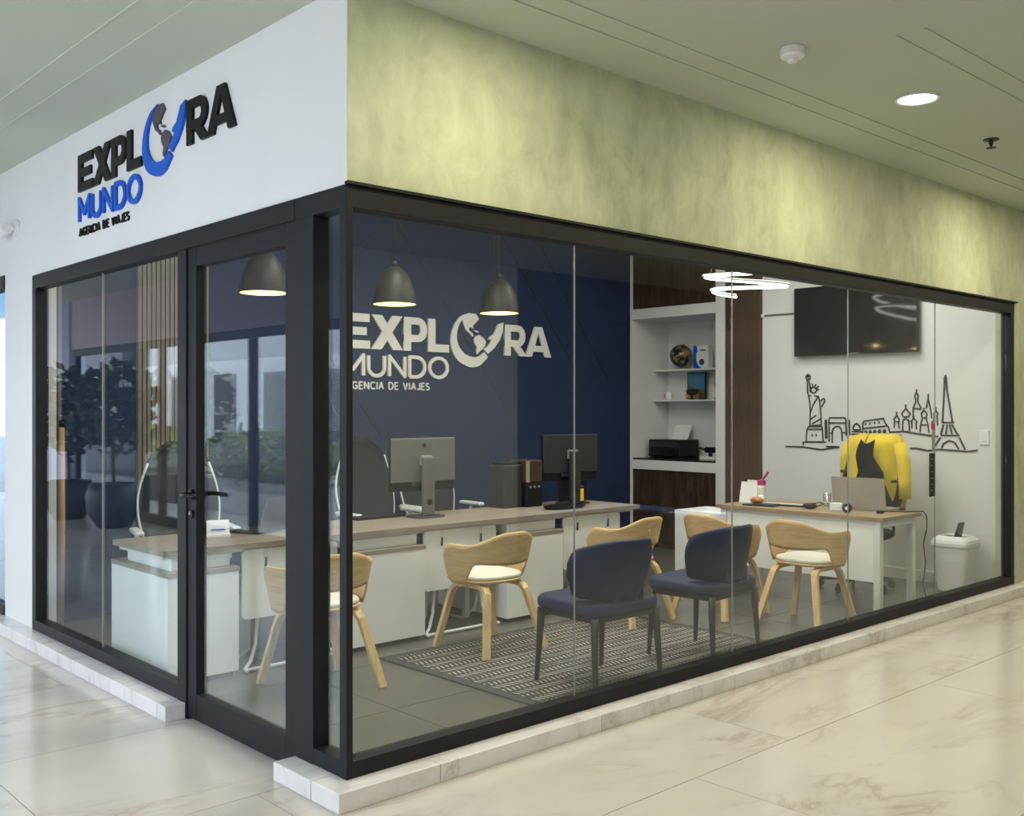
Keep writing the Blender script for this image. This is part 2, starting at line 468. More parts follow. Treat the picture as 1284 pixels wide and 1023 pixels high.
wall('wall_opposite', M['facade_pale'], 'white wall across the corridor', (-1.2,-5.4,0,5.8,-5.2,ZI))
wall('wall_daylight_block', M['white_paint'], 'unseen white wall added behind the viewer to block daylight', (-3.6,-5.4,0,-3.4,-2.0,ZI), (-3.6,-5.4,0,-1.2,-5.2,ZI))  # added out of view to hold daylight back from the right corridor
wall('wall_corridor_end', M['white_paint'], 'white wall closing the corridor', (10,-5.4,0,10.2,.14,ZI))
wall('baseboard_end', M['interior_white'], 'low white skirting under the drawing', (XE-.012, .14, 0, XE, 2.37, .09))

# thin raised lines on the navy wall
for k, (a, b) in enumerate([((2.20,2.35),(3.20,3.20)), ((3.20,3.20),(4.63,1.39)), ((4.45,3.23),(5.62,1.79)), ((4.93,3.25),(6.05,1.78)), ((1.3,3.2),(2.2,2.35)), ((2.2,2.35),(3.05,1.25))]):
    t = MB().ribbon([a, b], .018, -.004, 0).build('trim_%d' % (k+1), M['navy_line'], loc=(0, YB, 0)); tag(t, kind='structure', label='thin diagonal line on the navy wall')

# pale slatted panels at the left end of the back wall
def slats(name, label, x0, x1, z0, z1, along, at, n, m, d=.02):
    """fluted panel: along 'x' stands on the back wall, along 'y' on the end wall"""
    if along == 'x':
        t = thing(name, label, 'wall panel', ((x0+x1)/2, at, z0))
        w = x1 - x0
        MB().box(-w/2, -.008, 0, w/2, 0, z1-z0).build('backing_board', M['frame_gap'] if m is M['slat_wood'] else m, t)
        p = w / n; me = MB().box(-p*.34, -.008-d, 0, p*.34, -.008, z1-z0).mesh('slat'); me.materials.append(m)
        for i in range(n): link('slat', me, None, t, loc=(-w/2 + p*(i+.5), 0, 0))
    else:
        t = thing(name, label, 'wall panel', (at, (x0+x1)/2, z0))
        w = x1 - x0
        MB().box(-.008, -w/2, 0, 0, w/2, z1-z0).build('backing_board', M['frame_gap'], t)
        p = w / n; me = MB().box(-.008-d, -p*.34, 0, -.008, p*.34, z1-z0).mesh('slat'); me.materials.append(m)
        for i in range(n): link('slat', me, None, t, loc=(0, -w/2 + p*(i+.5), 0))
    return t
slats('slat_panel', 'pale fluted wood panel on the navy wall behind the reception counter', .86, 1.42, 0, ZI, 'x', YB, 16, M['pale_slat'])
slats('slat_panel', 'narrow pale fluted strip in the far left corner of the office', .16, .33, 0, ZI, 'x', YB, 5, M['pale_slat'])
slats('slat_panel', 'dark walnut slatted panel between the shelf niche and the television wall', 2.375, 2.79, 0, ZI, 'y', XE, 18, M['slat_wood'], .025)
po = thing('wooden_pole', 'slim wooden pole leaning in the far left corner of the office', 'pole', (.28, 3.92, 0))
MB().tube([(0,0,0),(.015,.02,.7),(.02,.05,1.36)], .018, 10).build('shaft', M['ply_leg'], po, smooth=True)
MB().tube([(.02,.05,1.36),(.021,.052,1.41)], .02, 10).build('end_cap', M['black'], po, smooth=True)

# ------------------------------------------------------------------ glazing
GT = .010
def pane(parent, box, m=None, name='pane'):
    return MB().box(*box).build(name, m or M['glass'], parent)
KZ = .075
# right facade (y = 0): window_1
w1 = struct('window_1', label='long frameless-jointed shop window in a black frame')
MB().box(0.0,-.01,ZF-.085,6.37,.07,ZF).build('top_rail', M['frame'], w1, bevel=.003)
MB().box(0.0,-.01,KZ,6.37,.07,KZ+.065).build('bottom_rail', M['frame'], w1, bevel=.003)
MB().box(6.30,-.008,KZ+.065,6.37,.07,ZF-.085).build('jamb', M['frame'], w1, bevel=.003)
MB().box(-.012,-.012,KZ+.0,.018,.036,ZF-.0).build('corner_post', M['frame'], w1, bevel=.003)
MB().box(-.012,-.026,ZF,6.40,-.0,ZF+.012).build('drip_edge', M['frame'], w1)
xs = [.018, 1.28, 2.54, 3.80, 5.03, 6.30]
for k in range(5):
    pane(w1, (xs[k]+.003, .025, KZ+.06, xs[k+1]-.003, .025+GT, ZF-.08))
for k in range(1,5):
    MB().box(xs[k]-.002,.026,KZ+.06,xs[k]+.002,.034,ZF-.08).build('glazing_joint', M['joint'], w1)
# left facade (x = 0): window_2 beyond the door
w2 = struct('window_2', label='black framed shop window left of the door')
MB().box(-.01,1.46,ZF-.085,.07,3.60,ZF).build('top_rail', M['frame'], w2, bevel=.003)
MB().box(-.01,1.46,KZ,.07,3.60,KZ+.065).build('bottom_rail', M['frame'], w2, bevel=.003)
MB().box(-.01,3.53,KZ+.065,.07,3.60,ZF-.085).build('jamb', M['frame'], w2, bevel=.003)
pane(w2, (.025,1.45,KZ+.06,.025+GT,2.507,ZF-.08)); pane(w2, (.025,2.513,KZ+.06,.025+GT,3.54,ZF-.08))
MB().box(.024,2.507,KZ+.06,.036,2.513,ZF-.08).build('glazing_joint', M['joint'], w2)
# window_3: narrow light between the door and the corner
w3 = struct('window_3', label='narrow glass light between door and corner')
MB().box(-.01,.036,ZF-.085,.07,.37,ZF).build('top_rail', M['frame'], w3, bevel=.003)
MB().box(-.01,.036,KZ,.07,.23,KZ+.065).build('bottom_rail', M['frame'], w3, bevel=.003)
MB().box(-.012,.225,0.0,.07,.37,ZF-.085).build('door_post', M['frame'], w3, bevel=.003)
pane(w3, (.025,.040,KZ+.06,.025+GT,.23,ZF-.08))
# door_1
d1 = struct('door_1', label='glazed entrance door with black frame')
MB().box(-.012,1.365,0.0,.07,1.46,ZF-.085).build('jamb', M['frame'], d1, bevel=.003)
MB().box(-.012,.37,ZF-.085,.07,1.46,ZF).build('head_rail', M['frame'], d1, bevel=.003)
DL0, DL1, DZ1 = .378, 1.358, ZF-.092
MB().box(-.002,1.355,.0,.06,1.366,DZ1+.008).box(-.002,.369,0,.06,.379,DZ1+.008).box(-.002,.378,DZ1,.06,1.358,DZ1+.008).build('rubber_seal', M['frame_gap'], d1)
MB().box(-.004,DL1-.085,.012,.05,DL1,DZ1).build('stile', M['frame'], d1, bevel=.003)
MB().box(-.004,DL0,.012,.05,DL0+.075,DZ1).build('stile', M['frame'], d1, bevel=.003)
MB().box(-.003,DL0+.075,DZ1-.085,.05,DL1-.085,DZ1).build('door_top_rail', M['frame'], d1, bevel=.003)
MB().box(-.003,DL0+.075,.012,.05,DL1-.085,.135).build('door_bottom_rail', M['frame'], d1, bevel=.003)
pane(d1, (.018,DL0+.07,.13,.018+GT,DL1-.08,DZ1-.08))
for sx in (-1, 1):
    x0 = -.004 if sx < 0 else .05
    h = MB().cone((x0,1.315,1.08),(x0+sx*.012,1.315,1.08),.026,.026,18).build('handle_rosette', M['black'], d1, smooth=False)
    b = MB(); xx = x0 + sx*.055
    b.tube([(x0+sx*.01,1.315,1.08),(x0+sx*.045,1.315,1.08),(xx,1.305,1.08),(xx,1.28,1.08),(xx,1.17,1.08)], .011, 10)
    b.build('lever', M['black'], h, smooth=True)
    MB().cone((x0,1.315,.985),(x0+sx*.008,1.315,.985),.02,.02,16).build('lock_rosette', M['black'], d1)
    MB().cone((x0+sx*.008,1.315,.99),(x0+sx*.014,1.315,.99),.008,.008,12).build('lock_cylinder', M['silver'], d1)
# kerb stones
kb = struct('trim_kerb', label='white marble kerb under the glazing')
def stone(x0,y0,x1,y1): MB().box(x0,y0,0,x1,y1,KZ).build('kerb_stone', M['kerb'], kb, bevel=.003)
k = 0; x = -.11
for L in (.48,.95,1.05,.9,1.02,.98,.95):
    x1 = min(x+L, 6.52); stone(x,-.11,x1-.004,.08); x = x1
stone(x,-.11,7.6,.0)
stone(-.11,.085,.07,.365)
y = 1.375
for L in (.10,1.1,1.15,.98,1.1):
    stone(-.11,y,.08,y+L-.004); y += L
# neighbouring shop beyond the white pier
w4 = struct('window_4', label='edge of the neighbouring shop window')
MB().box(-.01,4.19,ZF-.03,.07,9,ZF+.06).build('top_rail', M['frame'], w4)
MB().box(-.01,4.19,KZ,.07,9,KZ+.065).build('bottom_rail', M['frame'], w4)
pane(w4, (.025,4.19,KZ,.035,9,ZF), M['dark_glass'])
wall('wall_neighbour', M['facade_pale'], 'pale inside of the neighbouring shop', (2.4,4.2,0,2.5,9,3.1))

# ------------------------------------------------------------------ across the corridor (seen mirrored in the glass)
w5 = struct('window_5', label='shopfront across the corridor')
XO = -3.3
ob = M['frame']
MB().box(XO-.06,5.0,2.28,XO+.02,12.4,2.38).build('top_rail', ob, w5)
MB().box(XO-.06,5.0,0,XO+.02,12.4,.12).build('bottom_rail', ob, w5)
for yy in (5.0,6.9,8.35,9.3,10.0,12.3): MB().box(XO-.06,yy,.12,XO+.02,yy+.09,2.28).build('mullion', ob if yy not in (8.35,9.3) else M['brown_frame'], w5)
for a, b, m in ((5.09,6.9,'glass'),(6.99,8.35,'glass'),(8.44,9.3,'glass'),(9.39,10.0,'glass'),(10.09,12.3,'dark_glass')):
    pane(w5, (XO-.03,a,.12,XO-.02,b,2.28), M[m])
wall('wall_across', M['mauve'], 'mauve fascia of the shop across the corridor', (XO-.1,4.9,2.38,XO+.02,12.5,3.4))
wall('wall_pier_across', M['lavender'], 'lavender pier beside the shop across the corridor', (XO-.12,12.5,0,XO+.05,13.5,3.4), (XO-.12,4.3,0,XO+.05,4.9,3.4))
wall('wall_dark_shop', M['navy'], 'dark lining behind the tinted shopfront across the corridor', (XO-.16,10.06,0,XO-.12,12.3,2.4))
w6 = struct('window_6', label='dark shopfront farther along the corridor')
pane(w6, (5.88,-5.30,.1,9.9,-5.28,2.6), M['dark_glass'])
MB().box(5.8,-5.34,0,5.88,-5.2,2.7).box(5.88,-5.34,2.6,10,-5.2,2.7).build('shop_frame', M['frame'], w6)
wall('wall_dark_back', M['frame'], 'dark back of the shop along the corridor', (5.8,-7.4,0,10,-7.3,3.2), (5.8,-7.4,2.7,10,-5.2,3.4), (5.75,-7.4,0,5.8,-5.4,3.2), (10,-7.4,0,10.1,-5.4,3.4))

def foliage(n, c, r, size, m, name, parent, seed):
    rnd = random.Random(seed); b = MB()
    for _ in range(n):
        while True:
            p = Vector((rnd.uniform(-1,1), rnd.uniform(-1,1), rnd.uniform(-1,1)))
            if .25 < p.length < 1: break
        q = Vector((c[0]+p.x*r[0], c[1]+p.y*r[1], c[2]+p.z*r[2]))
        d = Vector((rnd.uniform(-1,1), rnd.uniform(-1,1), rnd.uniform(-.5,1))).normalized()
        a = d.orthogonal().normalized(); a.rotate(Matrix.Rotation(rnd.uniform(0,6.28), 3, d))
        s = size * rnd.uniform(.6,1.3)
        b.add([q, q+d*s*.5+a*s*.28, q+d*s, q+d*s*.5-a*s*.28], [(0,1,2),(0,2,3)])
    o = b.build(name, m, parent); o['kind'] = 'stuff'; return o
def potted_tree(loc, label, s, seed):
    t = thing('potted_tree', label, 'plant', loc, group='potted trees across the corridor')
    MB().lathe([(.20*s,0),(.32*s,.2*s),(.34*s,.4*s),(.29*s,.55*s),(.25*s,.55*s),(.25*s,.5*s),(0.001,.5*s)], 24).build('pot', M['pot'], t, smooth=True)
    MB().tube([(0,0,.45*s),(.02,.01,.9*s),(-.02,.02,1.4*s)], [.03,.025,.012], 8).build('trunk', M['bark'], t)
    foliage(700, (0,0,1.5*s), (.5*s,.5*s,.62*s), .16, M['leaf'], 'foliage', t, seed)
potted_tree((-2.7,10.9,0), 'dark leafy tree in a round pot, mirrored in the far end of the left window', .95, 1)
potted_tree((-2.78,9.55,0), 'dark leafy tree in a round pot standing before the tinted shopfront across the corridor', 1.0, 2)
def hedge(loc, label, L, seed, m):
    t = thing('planter', label, 'plant', loc, group='hedge planters outside')
    MB().box(-.35,-L/2,0,.35,L/2,.50).build('planter_box', m, t, bevel=.01)
    foliage(1800, (0,0,.82), (.45,L/2,.42), .17, M['leaf_bright'], 'foliage', t, seed)
hedge((-5.4,14.6,-.08), 'bright green hedge in a brown planter mirrored in the left window', 3.6, 3, M['brown_frame'])
hedge((-5.4,10.3,-.08), 'bright green hedge in a pale planter mirrored in the door glass', 4.2, 4, M['white_paint'])
t = thing('spiky_plant', 'spiky leaved plant mirrored in the door glass', 'plant', (-6.4,10.6,-.08))
b = MB(); rnd = random.Random(5)
for k in range(40):
    a = rnd.uniform(0, 6.28); e = rnd.uniform(.5, 1.4); L = rnd.uniform(.5,.9)
    d = Vector((math.cos(a)*math.cos(e), math.sin(a)*math.cos(e), math.sin(e))); q = Vector((-math.sin(a), math.cos(a), 0))*.03
    o0 = Vector((0,0,.9)); b.add([o0-q, o0+q, o0+d*L*.6+q*.8-Vector((0,0,.02)), o0+d*L, o0+d*L*.6-q*.8-Vector((0,0,.02))], [(0,1,2,4),(4,2,3)])
b.build('leaves', M['leaf'], t); MB().tube([(0,0,0),(0,0,.5),(.02,0,.92)], .05, 8).build('stem', M['bark'], t)
bl = thing('building', 'pale blue-white building outside, mirrored in the door glass', 'building', (-12,6,-.08))
MB().box(-2,-9,0,0,34,6).build('wall', M['facade_pale'], bl)
for yy in range(-6, 33, 3):
    f = MB().box(-.05,yy,.4,.06,yy+1.3,2.6).build('window', M['grey_plastic'], bl); MB().box(.06,yy+.1,.5,.07,yy+1.2,2.5).build('pane', M['screen'], f)

# ------------------------------------------------------------------ lamps
def spot_area(parent, z, size, power, col, shape='DISK', loc=(0,0,0)):
    l = bpy.data.lights.new('lamp_light', 'AREA'); l.shape = shape; l.size = size; l.energy = power; l.color = col
    o = bpy.data.objects.new('lamp_light', l); C.objects.link(o); o.parent = parent; o.location = (loc[0], loc[1], z); return o
def downlight(x, y, label):
    t = thing('ceiling_downlight', label, 'ceiling light', (x, y, ZC), group='round downlights of the corridor ceiling')
    MB().lathe([(.095,-.001),(.112,-.001),(.112,-.008),(.100,-.010),(.095,-.006)], 32, cap=False).build('trim_ring', M['white_plastic'], t, smooth=True)
    MB().lathe([(.001,-.003),(.096,-.003),(.096,-.001),(.001,-.001)], 32).build('diffuser', M['lamp_white'], t)
    spot_area(t, -.014, .19, DOWNLIGHT_W, CORR_COL)
downlight(2.99, -.81, 'round recessed downlight glowing beside the smoke detector')
downlight(.55, -.81, 'round recessed downlight nearest the building corner')
downlight(5.43, -.81, 'round recessed downlight toward the far right end')
downlight(7.87, -.81, 'round recessed downlight at the corridor end')
for k, (x, lab) in enumerate([(.55,'nearest the camera'),(2.99,'in the middle'),(5.43,'farthest')]):
    downlight(x, -2.9, 'round recessed downlight of the outer row, %s' % lab)
t = thing('smoke_detector', 'small white smoke detector on the corridor ceiling', 'detector', (1.86, -.77, ZC))
MB().lathe([(.055,0),(.055,-.035),(.05,-.045),(.001,-.045)], 28).build('base', M['white_plastic'], t, smooth=False, bevel=.004)
MB().lathe([(.026,-.045),(.026,-.058),(.02,-.066),(.001,-.067)], 20).build('sensor_cap', M['white_plastic'], t)
t = thing('sprinkler', 'small dark sprinkler head hanging from the corridor ceiling', 'sprinkler', (4.1, -.74, ZC))
MB().lathe([(.045,0),(.045,-.006),(.012,-.008),(.012,-.03),(.006,-.036),(.006,-.05),(.001,-.05)], 18).build('body', M['mid_grey'], t)
MB().lathe([(.001,-.05),(.028,-.050),(.028,-.053),(.001,-.053)], 18).build('deflector', M['mid_grey'], t)
def panel(x, y, label, k=1.0):  # square panels added out of view to brighten the office
    t = thing('fill_panel_light', label, 'ceiling light', (x, y, ZI), group='unseen square panels added to light the office')
    MB().box(-.31,-.31,-.012,.31,.31,0).build('frame', M['white_plastic'], t)
    MB().box(-.29,-.29,-.014,.29,.29,-.012).build('diffuser', M['fill_panel_white'], t)
    spot_area(t, -.018, .58, FILL_PANEL_W*k, ROOM_COL, 'SQUARE')
panel(1.1,1.1,'unseen square fill light added on the office ceiling above the entrance', 1.7)
panel(3.1,1.1,'unseen square fill light added on the office ceiling above the rug')
panel(5.2,.9,'unseen square fill light added on the office ceiling above the end desk')
panel(4.2,1.9,'unseen square fill light added on the office ceiling before the shelf niche')
panel(2.0,2.0,'unseen square fill light added on the office ceiling above the desks', 1.2)
def pendant(x, label):
    t = thing('pendant_lamp', label, 'pendant lamp', (x, 2.75, 2.25), group='dome pendant lamps over the desks')
    prof = [(.158,0),(.156,.03),(.147,.09),(.13,.15),(.105,.205),(.07,.25),(.035,.272),(.02,.278)]
    MB().lathe([(r, z) for r, z in prof] + [(.001,.279)], 36, cap=False).build('shade', M['pendant'], t, smooth=True)
    MB().lathe([(r-.004, z+.0005) for r, z in prof[:-1]] + [(.001,.268)], 36, cap=False).build('inner_lining', M['pendant_in'], t, smooth=True)
    MB().lathe([(.154,.0),(.160,.0),(.160,.006),(.154,.006)], 36, cap=False).build('rim', M['pendant'], t, smooth=True)
    MB().lathe([(.02,.275),(.02,.31),(.008,.32),(.001,.32)], 16).build('socket_cap', M['pendant'], t, smooth=True)
    MB().tube([(0,0,.31),(0,0,ZI-2.25)], .004, 6).build('cord', M['black'], t)
    MB().ball((0,0,.10), .045, 14).build('bulb', M['bulb'], t, smooth=True)
    l = bpy.data.lights.new('lamp_light', 'POINT'); l.energy = PENDANT_W; l.color = (1,.80,.42); l.shadow_soft_size = .04
    o = bpy.data.objects.new('lamp_light', l); C.objects.link(o); o.parent = t; o.location = (0,0,.035)
    return t
pendant(1.17, 'dark dome pendant lamp seen through the entrance door')
pendant(2.23, 'dark dome pendant lamp above the sign letters EXP')
p3 = pendant(3.26, 'dark dome pendant lamp overlapping the sign globe')
MB().tube([(-.06,.0,.95),(-.06,0,.40),(-.05,0,.375),(-.035,0,.37),(-.022,0,.38),(-.015,0,.41),(-.012,0,1.1)], .004, 6).build('cord_loop', M['black'], p3)

# spiral LED chandelier
t = thing('led_chandelier', 'glowing spiral LED chandelier above the end desk', 'chandelier', (4.92, 1.56, 2.45))
pts = []
for i in range(0, 97):
    a = -2.2 + 2 * PI * 1.9 * i / 96; f = i / 96
    r = .30 - .04 * math.cos(2 * PI * f)
    pts.append((r*math.cos(a), r*math.sin(a), .20 - .23*f + .045*math.sin(a+.6)))
MB().tube(pts, .011, 8).build('light_tube', M['led'], t, smooth=True)
MB().tube([(p[0]*1.05, p[1]*1.05, p[2]+.012) for p in pts], .011, 6).build('metal_channel', M['white_metal'], t, smooth=True)
MB().lathe([(.09,0),(.09,-.03),(.001,-.03)], 24, (0,0,ZI-2.45)).build('ceiling_rose', M['white_plastic'], t)
for k in (0, 32, 64): MB().tube([(pts[k][0], pts[k][1], pts[k][2]+.01), (pts[k][0]*.2, pts[k][1]*.2, ZI-2.45-.03)], .0015, 5).build('suspension_wire', M['silver'], t)

# ------------------------------------------------------------------ shelf niche on the end wall
XN, XB, Y0, Y1 = 6.36, 7.0, 2.795, 4.045
Yi0, Yi1 = 2.905, 4.015
cab = thing('wall_unit', 'tall white wall unit with an open shelf niche and dark wood doors', 'cabinet', (XN, (Y0+Y1)/2, 0))
yc = (Y0+Y1)/2
def cb(x0,y0,z0,x1,y1,z1,name,m='interior_white',bevel=.003): return MB().box(x0-XN,y0-yc,z0,x1-XN,y1-yc,z1).build(name, M[m], cab, bevel=bevel)
cb(XN,Y0,0,XB,Yi0,ZI-.002,'side_panel'); cb(XN,Yi1,0,XB,Y1,ZI-.002,'side_panel')
cb(XB,Y0,0,XB+.03,Y1,ZI-.002,'back_panel')
cb(XN,Yi0,2.465,XB,Yi1,2.578,'upper_rail'); cb(XN,Yi0,.832,XB,Yi1,.935,'lower_rail')
cb(XN+.01,Yi0,.935,XB,Yi1,.953,'counter_top','stone_dark')
cb(XN+.015,Yi0+.003,2.581,XN+.04,(Yi0+Yi1)/2-.002,ZI-.01,'upper_door','dark_wood'); cb(XN+.015,(Yi0+Yi1)/2+.002,2.581,XN+.04,Yi1-.003,ZI-.01,'upper_door','dark_wood')
cb(XN+.015,Yi0+.003,.06,XN+.04,(Yi0+Yi1)/2-.002,.829,'lower_door','dark_wood'); cb(XN+.015,(Yi0+Yi1)/2+.002,.06,XN+.04,Yi1-.003,.829,'lower_door','dark_wood')
cb(XN+.02,Yi0,0,XN+.04,Yi1,.057,'plinth','dark_wood')
cb(6.72,Yi0,1.905,XB,Yi1,1.925,'shelf'); cb(6.72,Yi0,1.57,XB,Yi1,1.59,'shelf')
SH1, SH2, CT = 1.925, 1.59, .953
t = thing('globe', 'small dark desk globe with gold lands on the upper shelf', 'globe', (6.82, 3.70, SH1))
MB().lathe([(.07,0),(.07,.008),(.02,.016),(.012,.03),(.001,.03)], 24).build('stand', M['silver'], t, smooth=True)
gm, nt_, b_ = base_mat('globe_map')
nt_.links.new(ramp(nt_, noise(nt_, coords(nt_, (1,1,1)), 11, 3), [(.46,(.012,.022,.045)),(.52,(.20,.15,.05)),(.62,(.30,.22,.07))]), b_.inputs['Base Color']); b_.inputs['Roughness'].default_value = .18
MB().ball((0,0,.15), .125, 24).build('sphere', gm, t, smooth=True)
MB().tube([(.02+.133*math.cos(a), 0, .15+.133*math.sin(a)) for a in [R(v) for v in range(-80,95,12)]], .005, 6).build('meridian_ring', M['brass'], t)
t = thing('box', 'white and blue printed box on the upper shelf', 'box', (6.82, 3.40, SH1))
MB().box(-.04,-.10,0,.04,.10,.25).build('carton', M['paper'], t, bevel=.002)
q_ = MB(); q_.prism([(-.10,0),(.02,0),(-.03,.03),(-.06,.09),(-.062,.16),(-.04,.19),(-.06,.25),(-.10,.25)], -.0008, 0); q_.build('printed_wave', M['sign_blue'], t, loc=(-.04,0,0)).rotation_euler = (0,0,R(-90))
q_ = MB(); q_.prism([(.012+.035*math.cos(k*PI/8), .07+.035*math.sin(k*PI/8)) for k in range(16)], -.0008, 0); q_.build('printed_disc', M['sign_grey'], t, loc=(-.04,0,0)).rotation_euler = (0,0,R(-90))
MB().box(-.0405,-.06,.19,-.040,.01,.205).build('printed_title', M['sign_grey'], t)
t = thing('picture_frame', 'small framed blue seaside picture on the lower shelf', 'picture', (6.90, 3.55, SH2))
pi_, nt_, b_ = base_mat('seaside_print')
c_ = coords(nt_); sp_ = nd(nt_, 'ShaderNodeSeparateXYZ'); nt_.links.new(c_, sp_.inputs[0])
nt_.links.new(ramp(nt_, mth(nt_, 'MULTIPLY_ADD', noise(nt_, c_, 14, 3), .12, sp_.outputs[2]), [(.12,(.10,.06,.04)),(.16,(.16,.10,.06)),(.19,(.05,.17,.28)),(.33,(.08,.27,.46))]), b_.inputs['Base Color'])
MB().box(0,-.125,0,.02,.125,.30).build('frame', M['black'], t, bevel=.003)
MB().box(-.003,-.112,.012,0,.112,.288).build('print', pi_, t)
t = thing('toy_carriage', 'small bronze toy carriage in front of the seaside picture', 'ornament', (6.80, 3.53, SH2))
for yy in (-.055,.055):
    w = MB().tube([(0,yy+.035*math.cos(a),.038+.035*math.sin(a)) for a in [2*PI*k/16 for k in range(16)]], .005, 6, True).build('wheel', M['brass'], t)
    b = MB()
    for k in range(4):
        a = k*PI/4; b.tube([(0,yy-.033*math.cos(a),.038-.033*math.sin(a)),(0,yy+.033*math.cos(a),.038+.033*math.sin(a))], .003, 5)
    b.build('spokes', M['brass'], w)
MB().lathe([(.02,.05),(.05,.07),(.055,.10),(.045,.115),(.001,.115)], 14, sx=.6, sy=1.5).build('body', M['dark_wood'], t)
MB().tube([(0,-.05,.11),(0,-.03,.15),(0,.03,.15),(0,.06,.11)], .004, 6).build('canopy_rail', M['brass'], t)
t = thing('mug', 'small white and red mug on the lower shelf', 'mug', (6.80, 3.85, SH2))
MB().lathe([(.028,0),(.038,.01),(.04,.05),(.034,.09),(.03,.09),(.03,.02),(.001,.015)], 20).build('cup', M['white_plastic'], t, smooth=True)
MB().tube([(-.0,.036,.02),(0,.06,.03),(0,.065,.055),(0,.038,.07)], .006, 6).build('handle', M['pink'], t, smooth=True)
t = thing('figurine', 'slim dark figurine at the right end of the lower shelf', 'ornament', (6.80, 3.20, SH2))
MB().lathe([(.03,0),(.03,.012),(.012,.03),(.02,.10),(.025,.16),(.012,.21),(.018,.24),(.012,.27),(.001,.275)], 14).build('body', M['mid_grey'], t, smooth=True)
MB().tube([(0,-.02,.18),(-.02,-.045,.14),(-.02,-.03,.09)], .006, 6).build('arm', M['mid_grey'], t)
t = thing('printer', 'black inkjet printer with white paper in the niche', 'printer', (6.72, 3.72, CT))
MB().box(-.17,-.22,.01,.17,.22,.20).build('body', M['black'], t, bevel=.015)
MB().box(-.25,-.16,.03,-.17,.16,.04).build('output_tray', M['black'], t, bevel=.003)
MB().box(-.172,-.19,.12,-.169,.19,.18).build('control_panel', M['mid_grey'], t)
b = MB(); b.hexa([(.07,-.13,.20),(.07,.10,.20),(.08,.10,.20),(.08,-.13,.20)], [(.16,-.13,.36),(.16,.10,.36),(.17,.10,.36),(.17,-.13,.36)]); b.build('paper_stack', M['paper'], t)
for yy in (-.18,.18): [MB().box(q,yy-.02,0,q+.04,yy+.02,.012).build('rubber_foot', M['mid_grey'], t) for q in (-.12,.08)]
t = thing('hole_punch', 'black and white desk gadget beside the printer', 'office tool', (6.68, 3.20, CT))
MB().box(-.06,-.10,0,.06,.10,.03).build('base', M['paper'], t, bevel=.004)
MB().box(-.03,-.13,.07,.03,.06,.13).build('head', M['black'], t, bevel=.01)
MB().tube([(0,.0,.03),(0,.0,.08)], .02, 10).build('neck', M['black'], t)
MB().tube([(0,.06,.10),(0,.16,.12)], .012, 8).build('lever', M['mid_grey'], t)

# ------------------------------------------------------------------ television, conduit, drawing on the end wall
t = thing('television', 'large black flat television mounted on the white end wall', 'television', (6.34, 1.378, 2.305), )
MB().box(-.012,-.603,-.322,.03,.603,.322).build('casing', M['black'], t, bevel=.006)
MB().box(-.014,-.594,-.308,-.012,.594,.314).build('screen', M['screen'], t)
MB().box(.03,-.15,-.1,.055,.15,.1).build('wall_bracket', M['mid_grey'], t)
MB().box(-.013,-.06,-.318,-.012,.06,-.311).build('brand_plate', M['silver'], t)
t = thing('cable_conduit', 'thin white cable conduit running to the television', 'conduit', (XE-.006, 2.17, 2.40))
MB().box(-.004,-.19,-.008,.006,.19,.008).build('cover', M['grey_plastic'], t); MB().box(-.012,.18,-.014,.006,.21,.014).build('outlet', M['white_plastic'], t)

MUX = XE - .004
mu = thing('wall_drawing', 'black line drawing of world landmarks on the white end wall', 'wall decal', (MUX, 0, 0), -90)
def mural(name, strokes, w=.017, fat=()):
    b = MB()
    for st in strokes:
        P = []
        for cx, cy in st:
            y, z = on_x(960 + .2336*cx, 440 + .2336*cy, MUX); P.append((-y, z))
        b.ribbon(P, w, -.003, .003)
    for cx, cy, r in fat:
        y, z = on_x(960 + .2336*cx, 440 + .2336*cy, MUX)
        b.prism([(-y + r*.7*math.cos(k*PI/5), z + r*math.sin(k*PI/5)) for k in range(10)], -.003, .003)
    b.build(name, M['ink'], mu)
def circ(cx, cy, r, n=14): return [(cx+r*math.cos(2*PI*k/n), cy+r*math.sin(2*PI*k/n)) for k in range(n+1)]
mural('statue_outline', [[(217,150),(240,150),(238,132),(228,125),(217,135),(217,150)],[(220,155),(228,168),(236,155)],[(225,170),(226,225),(232,240)],[(236,168),(240,222)],circ(258,210,15),
  [(245,197),(235,185)],[(254,192),(250,176)],[(264,192),(270,178)],[(272,200),(285,188)],[(275,208),(288,206)],[(230,238),(238,280),(240,330),(238,402)],[(230,238),(245,242)],
  [(262,240),(283,243),(290,270),(313,254),(319,268),(300,300)],[(290,270),(297,340),(299,396),(240,402)],[(283,243),(255,290),(241,330)],[(298,362),(248,392)],[(270,345),(243,365)],
  [(230,405),(302,405)],[(222,420),(305,420),(309,487),(218,487),(222,420)],[(230,405),(225,420)],[(302,405),(305,420)],[(200,489),(325,489)],[(200,489),(203,506)],[(250,445),(250,459)],[(272,445),(272,459)]], .011, [(228,134,.018)])
mural('arch_outline', [[(320,368),(322,470)],[(326,368),(330,470)],[(340,366),(345,358),(425,358),(430,366),(432,386),(340,386),(340,366)],[(340,386),(341,487)],[(343,440),(358,440),(358,492)],
  [(358,440),(361,420),(375,406),(392,404),(405,416),(410,440),(411,482)],[(430,386),(433,455)],[(412,438),(431,438)],[(441,370),(441,452)],[(450,370),(452,452)]], .012)
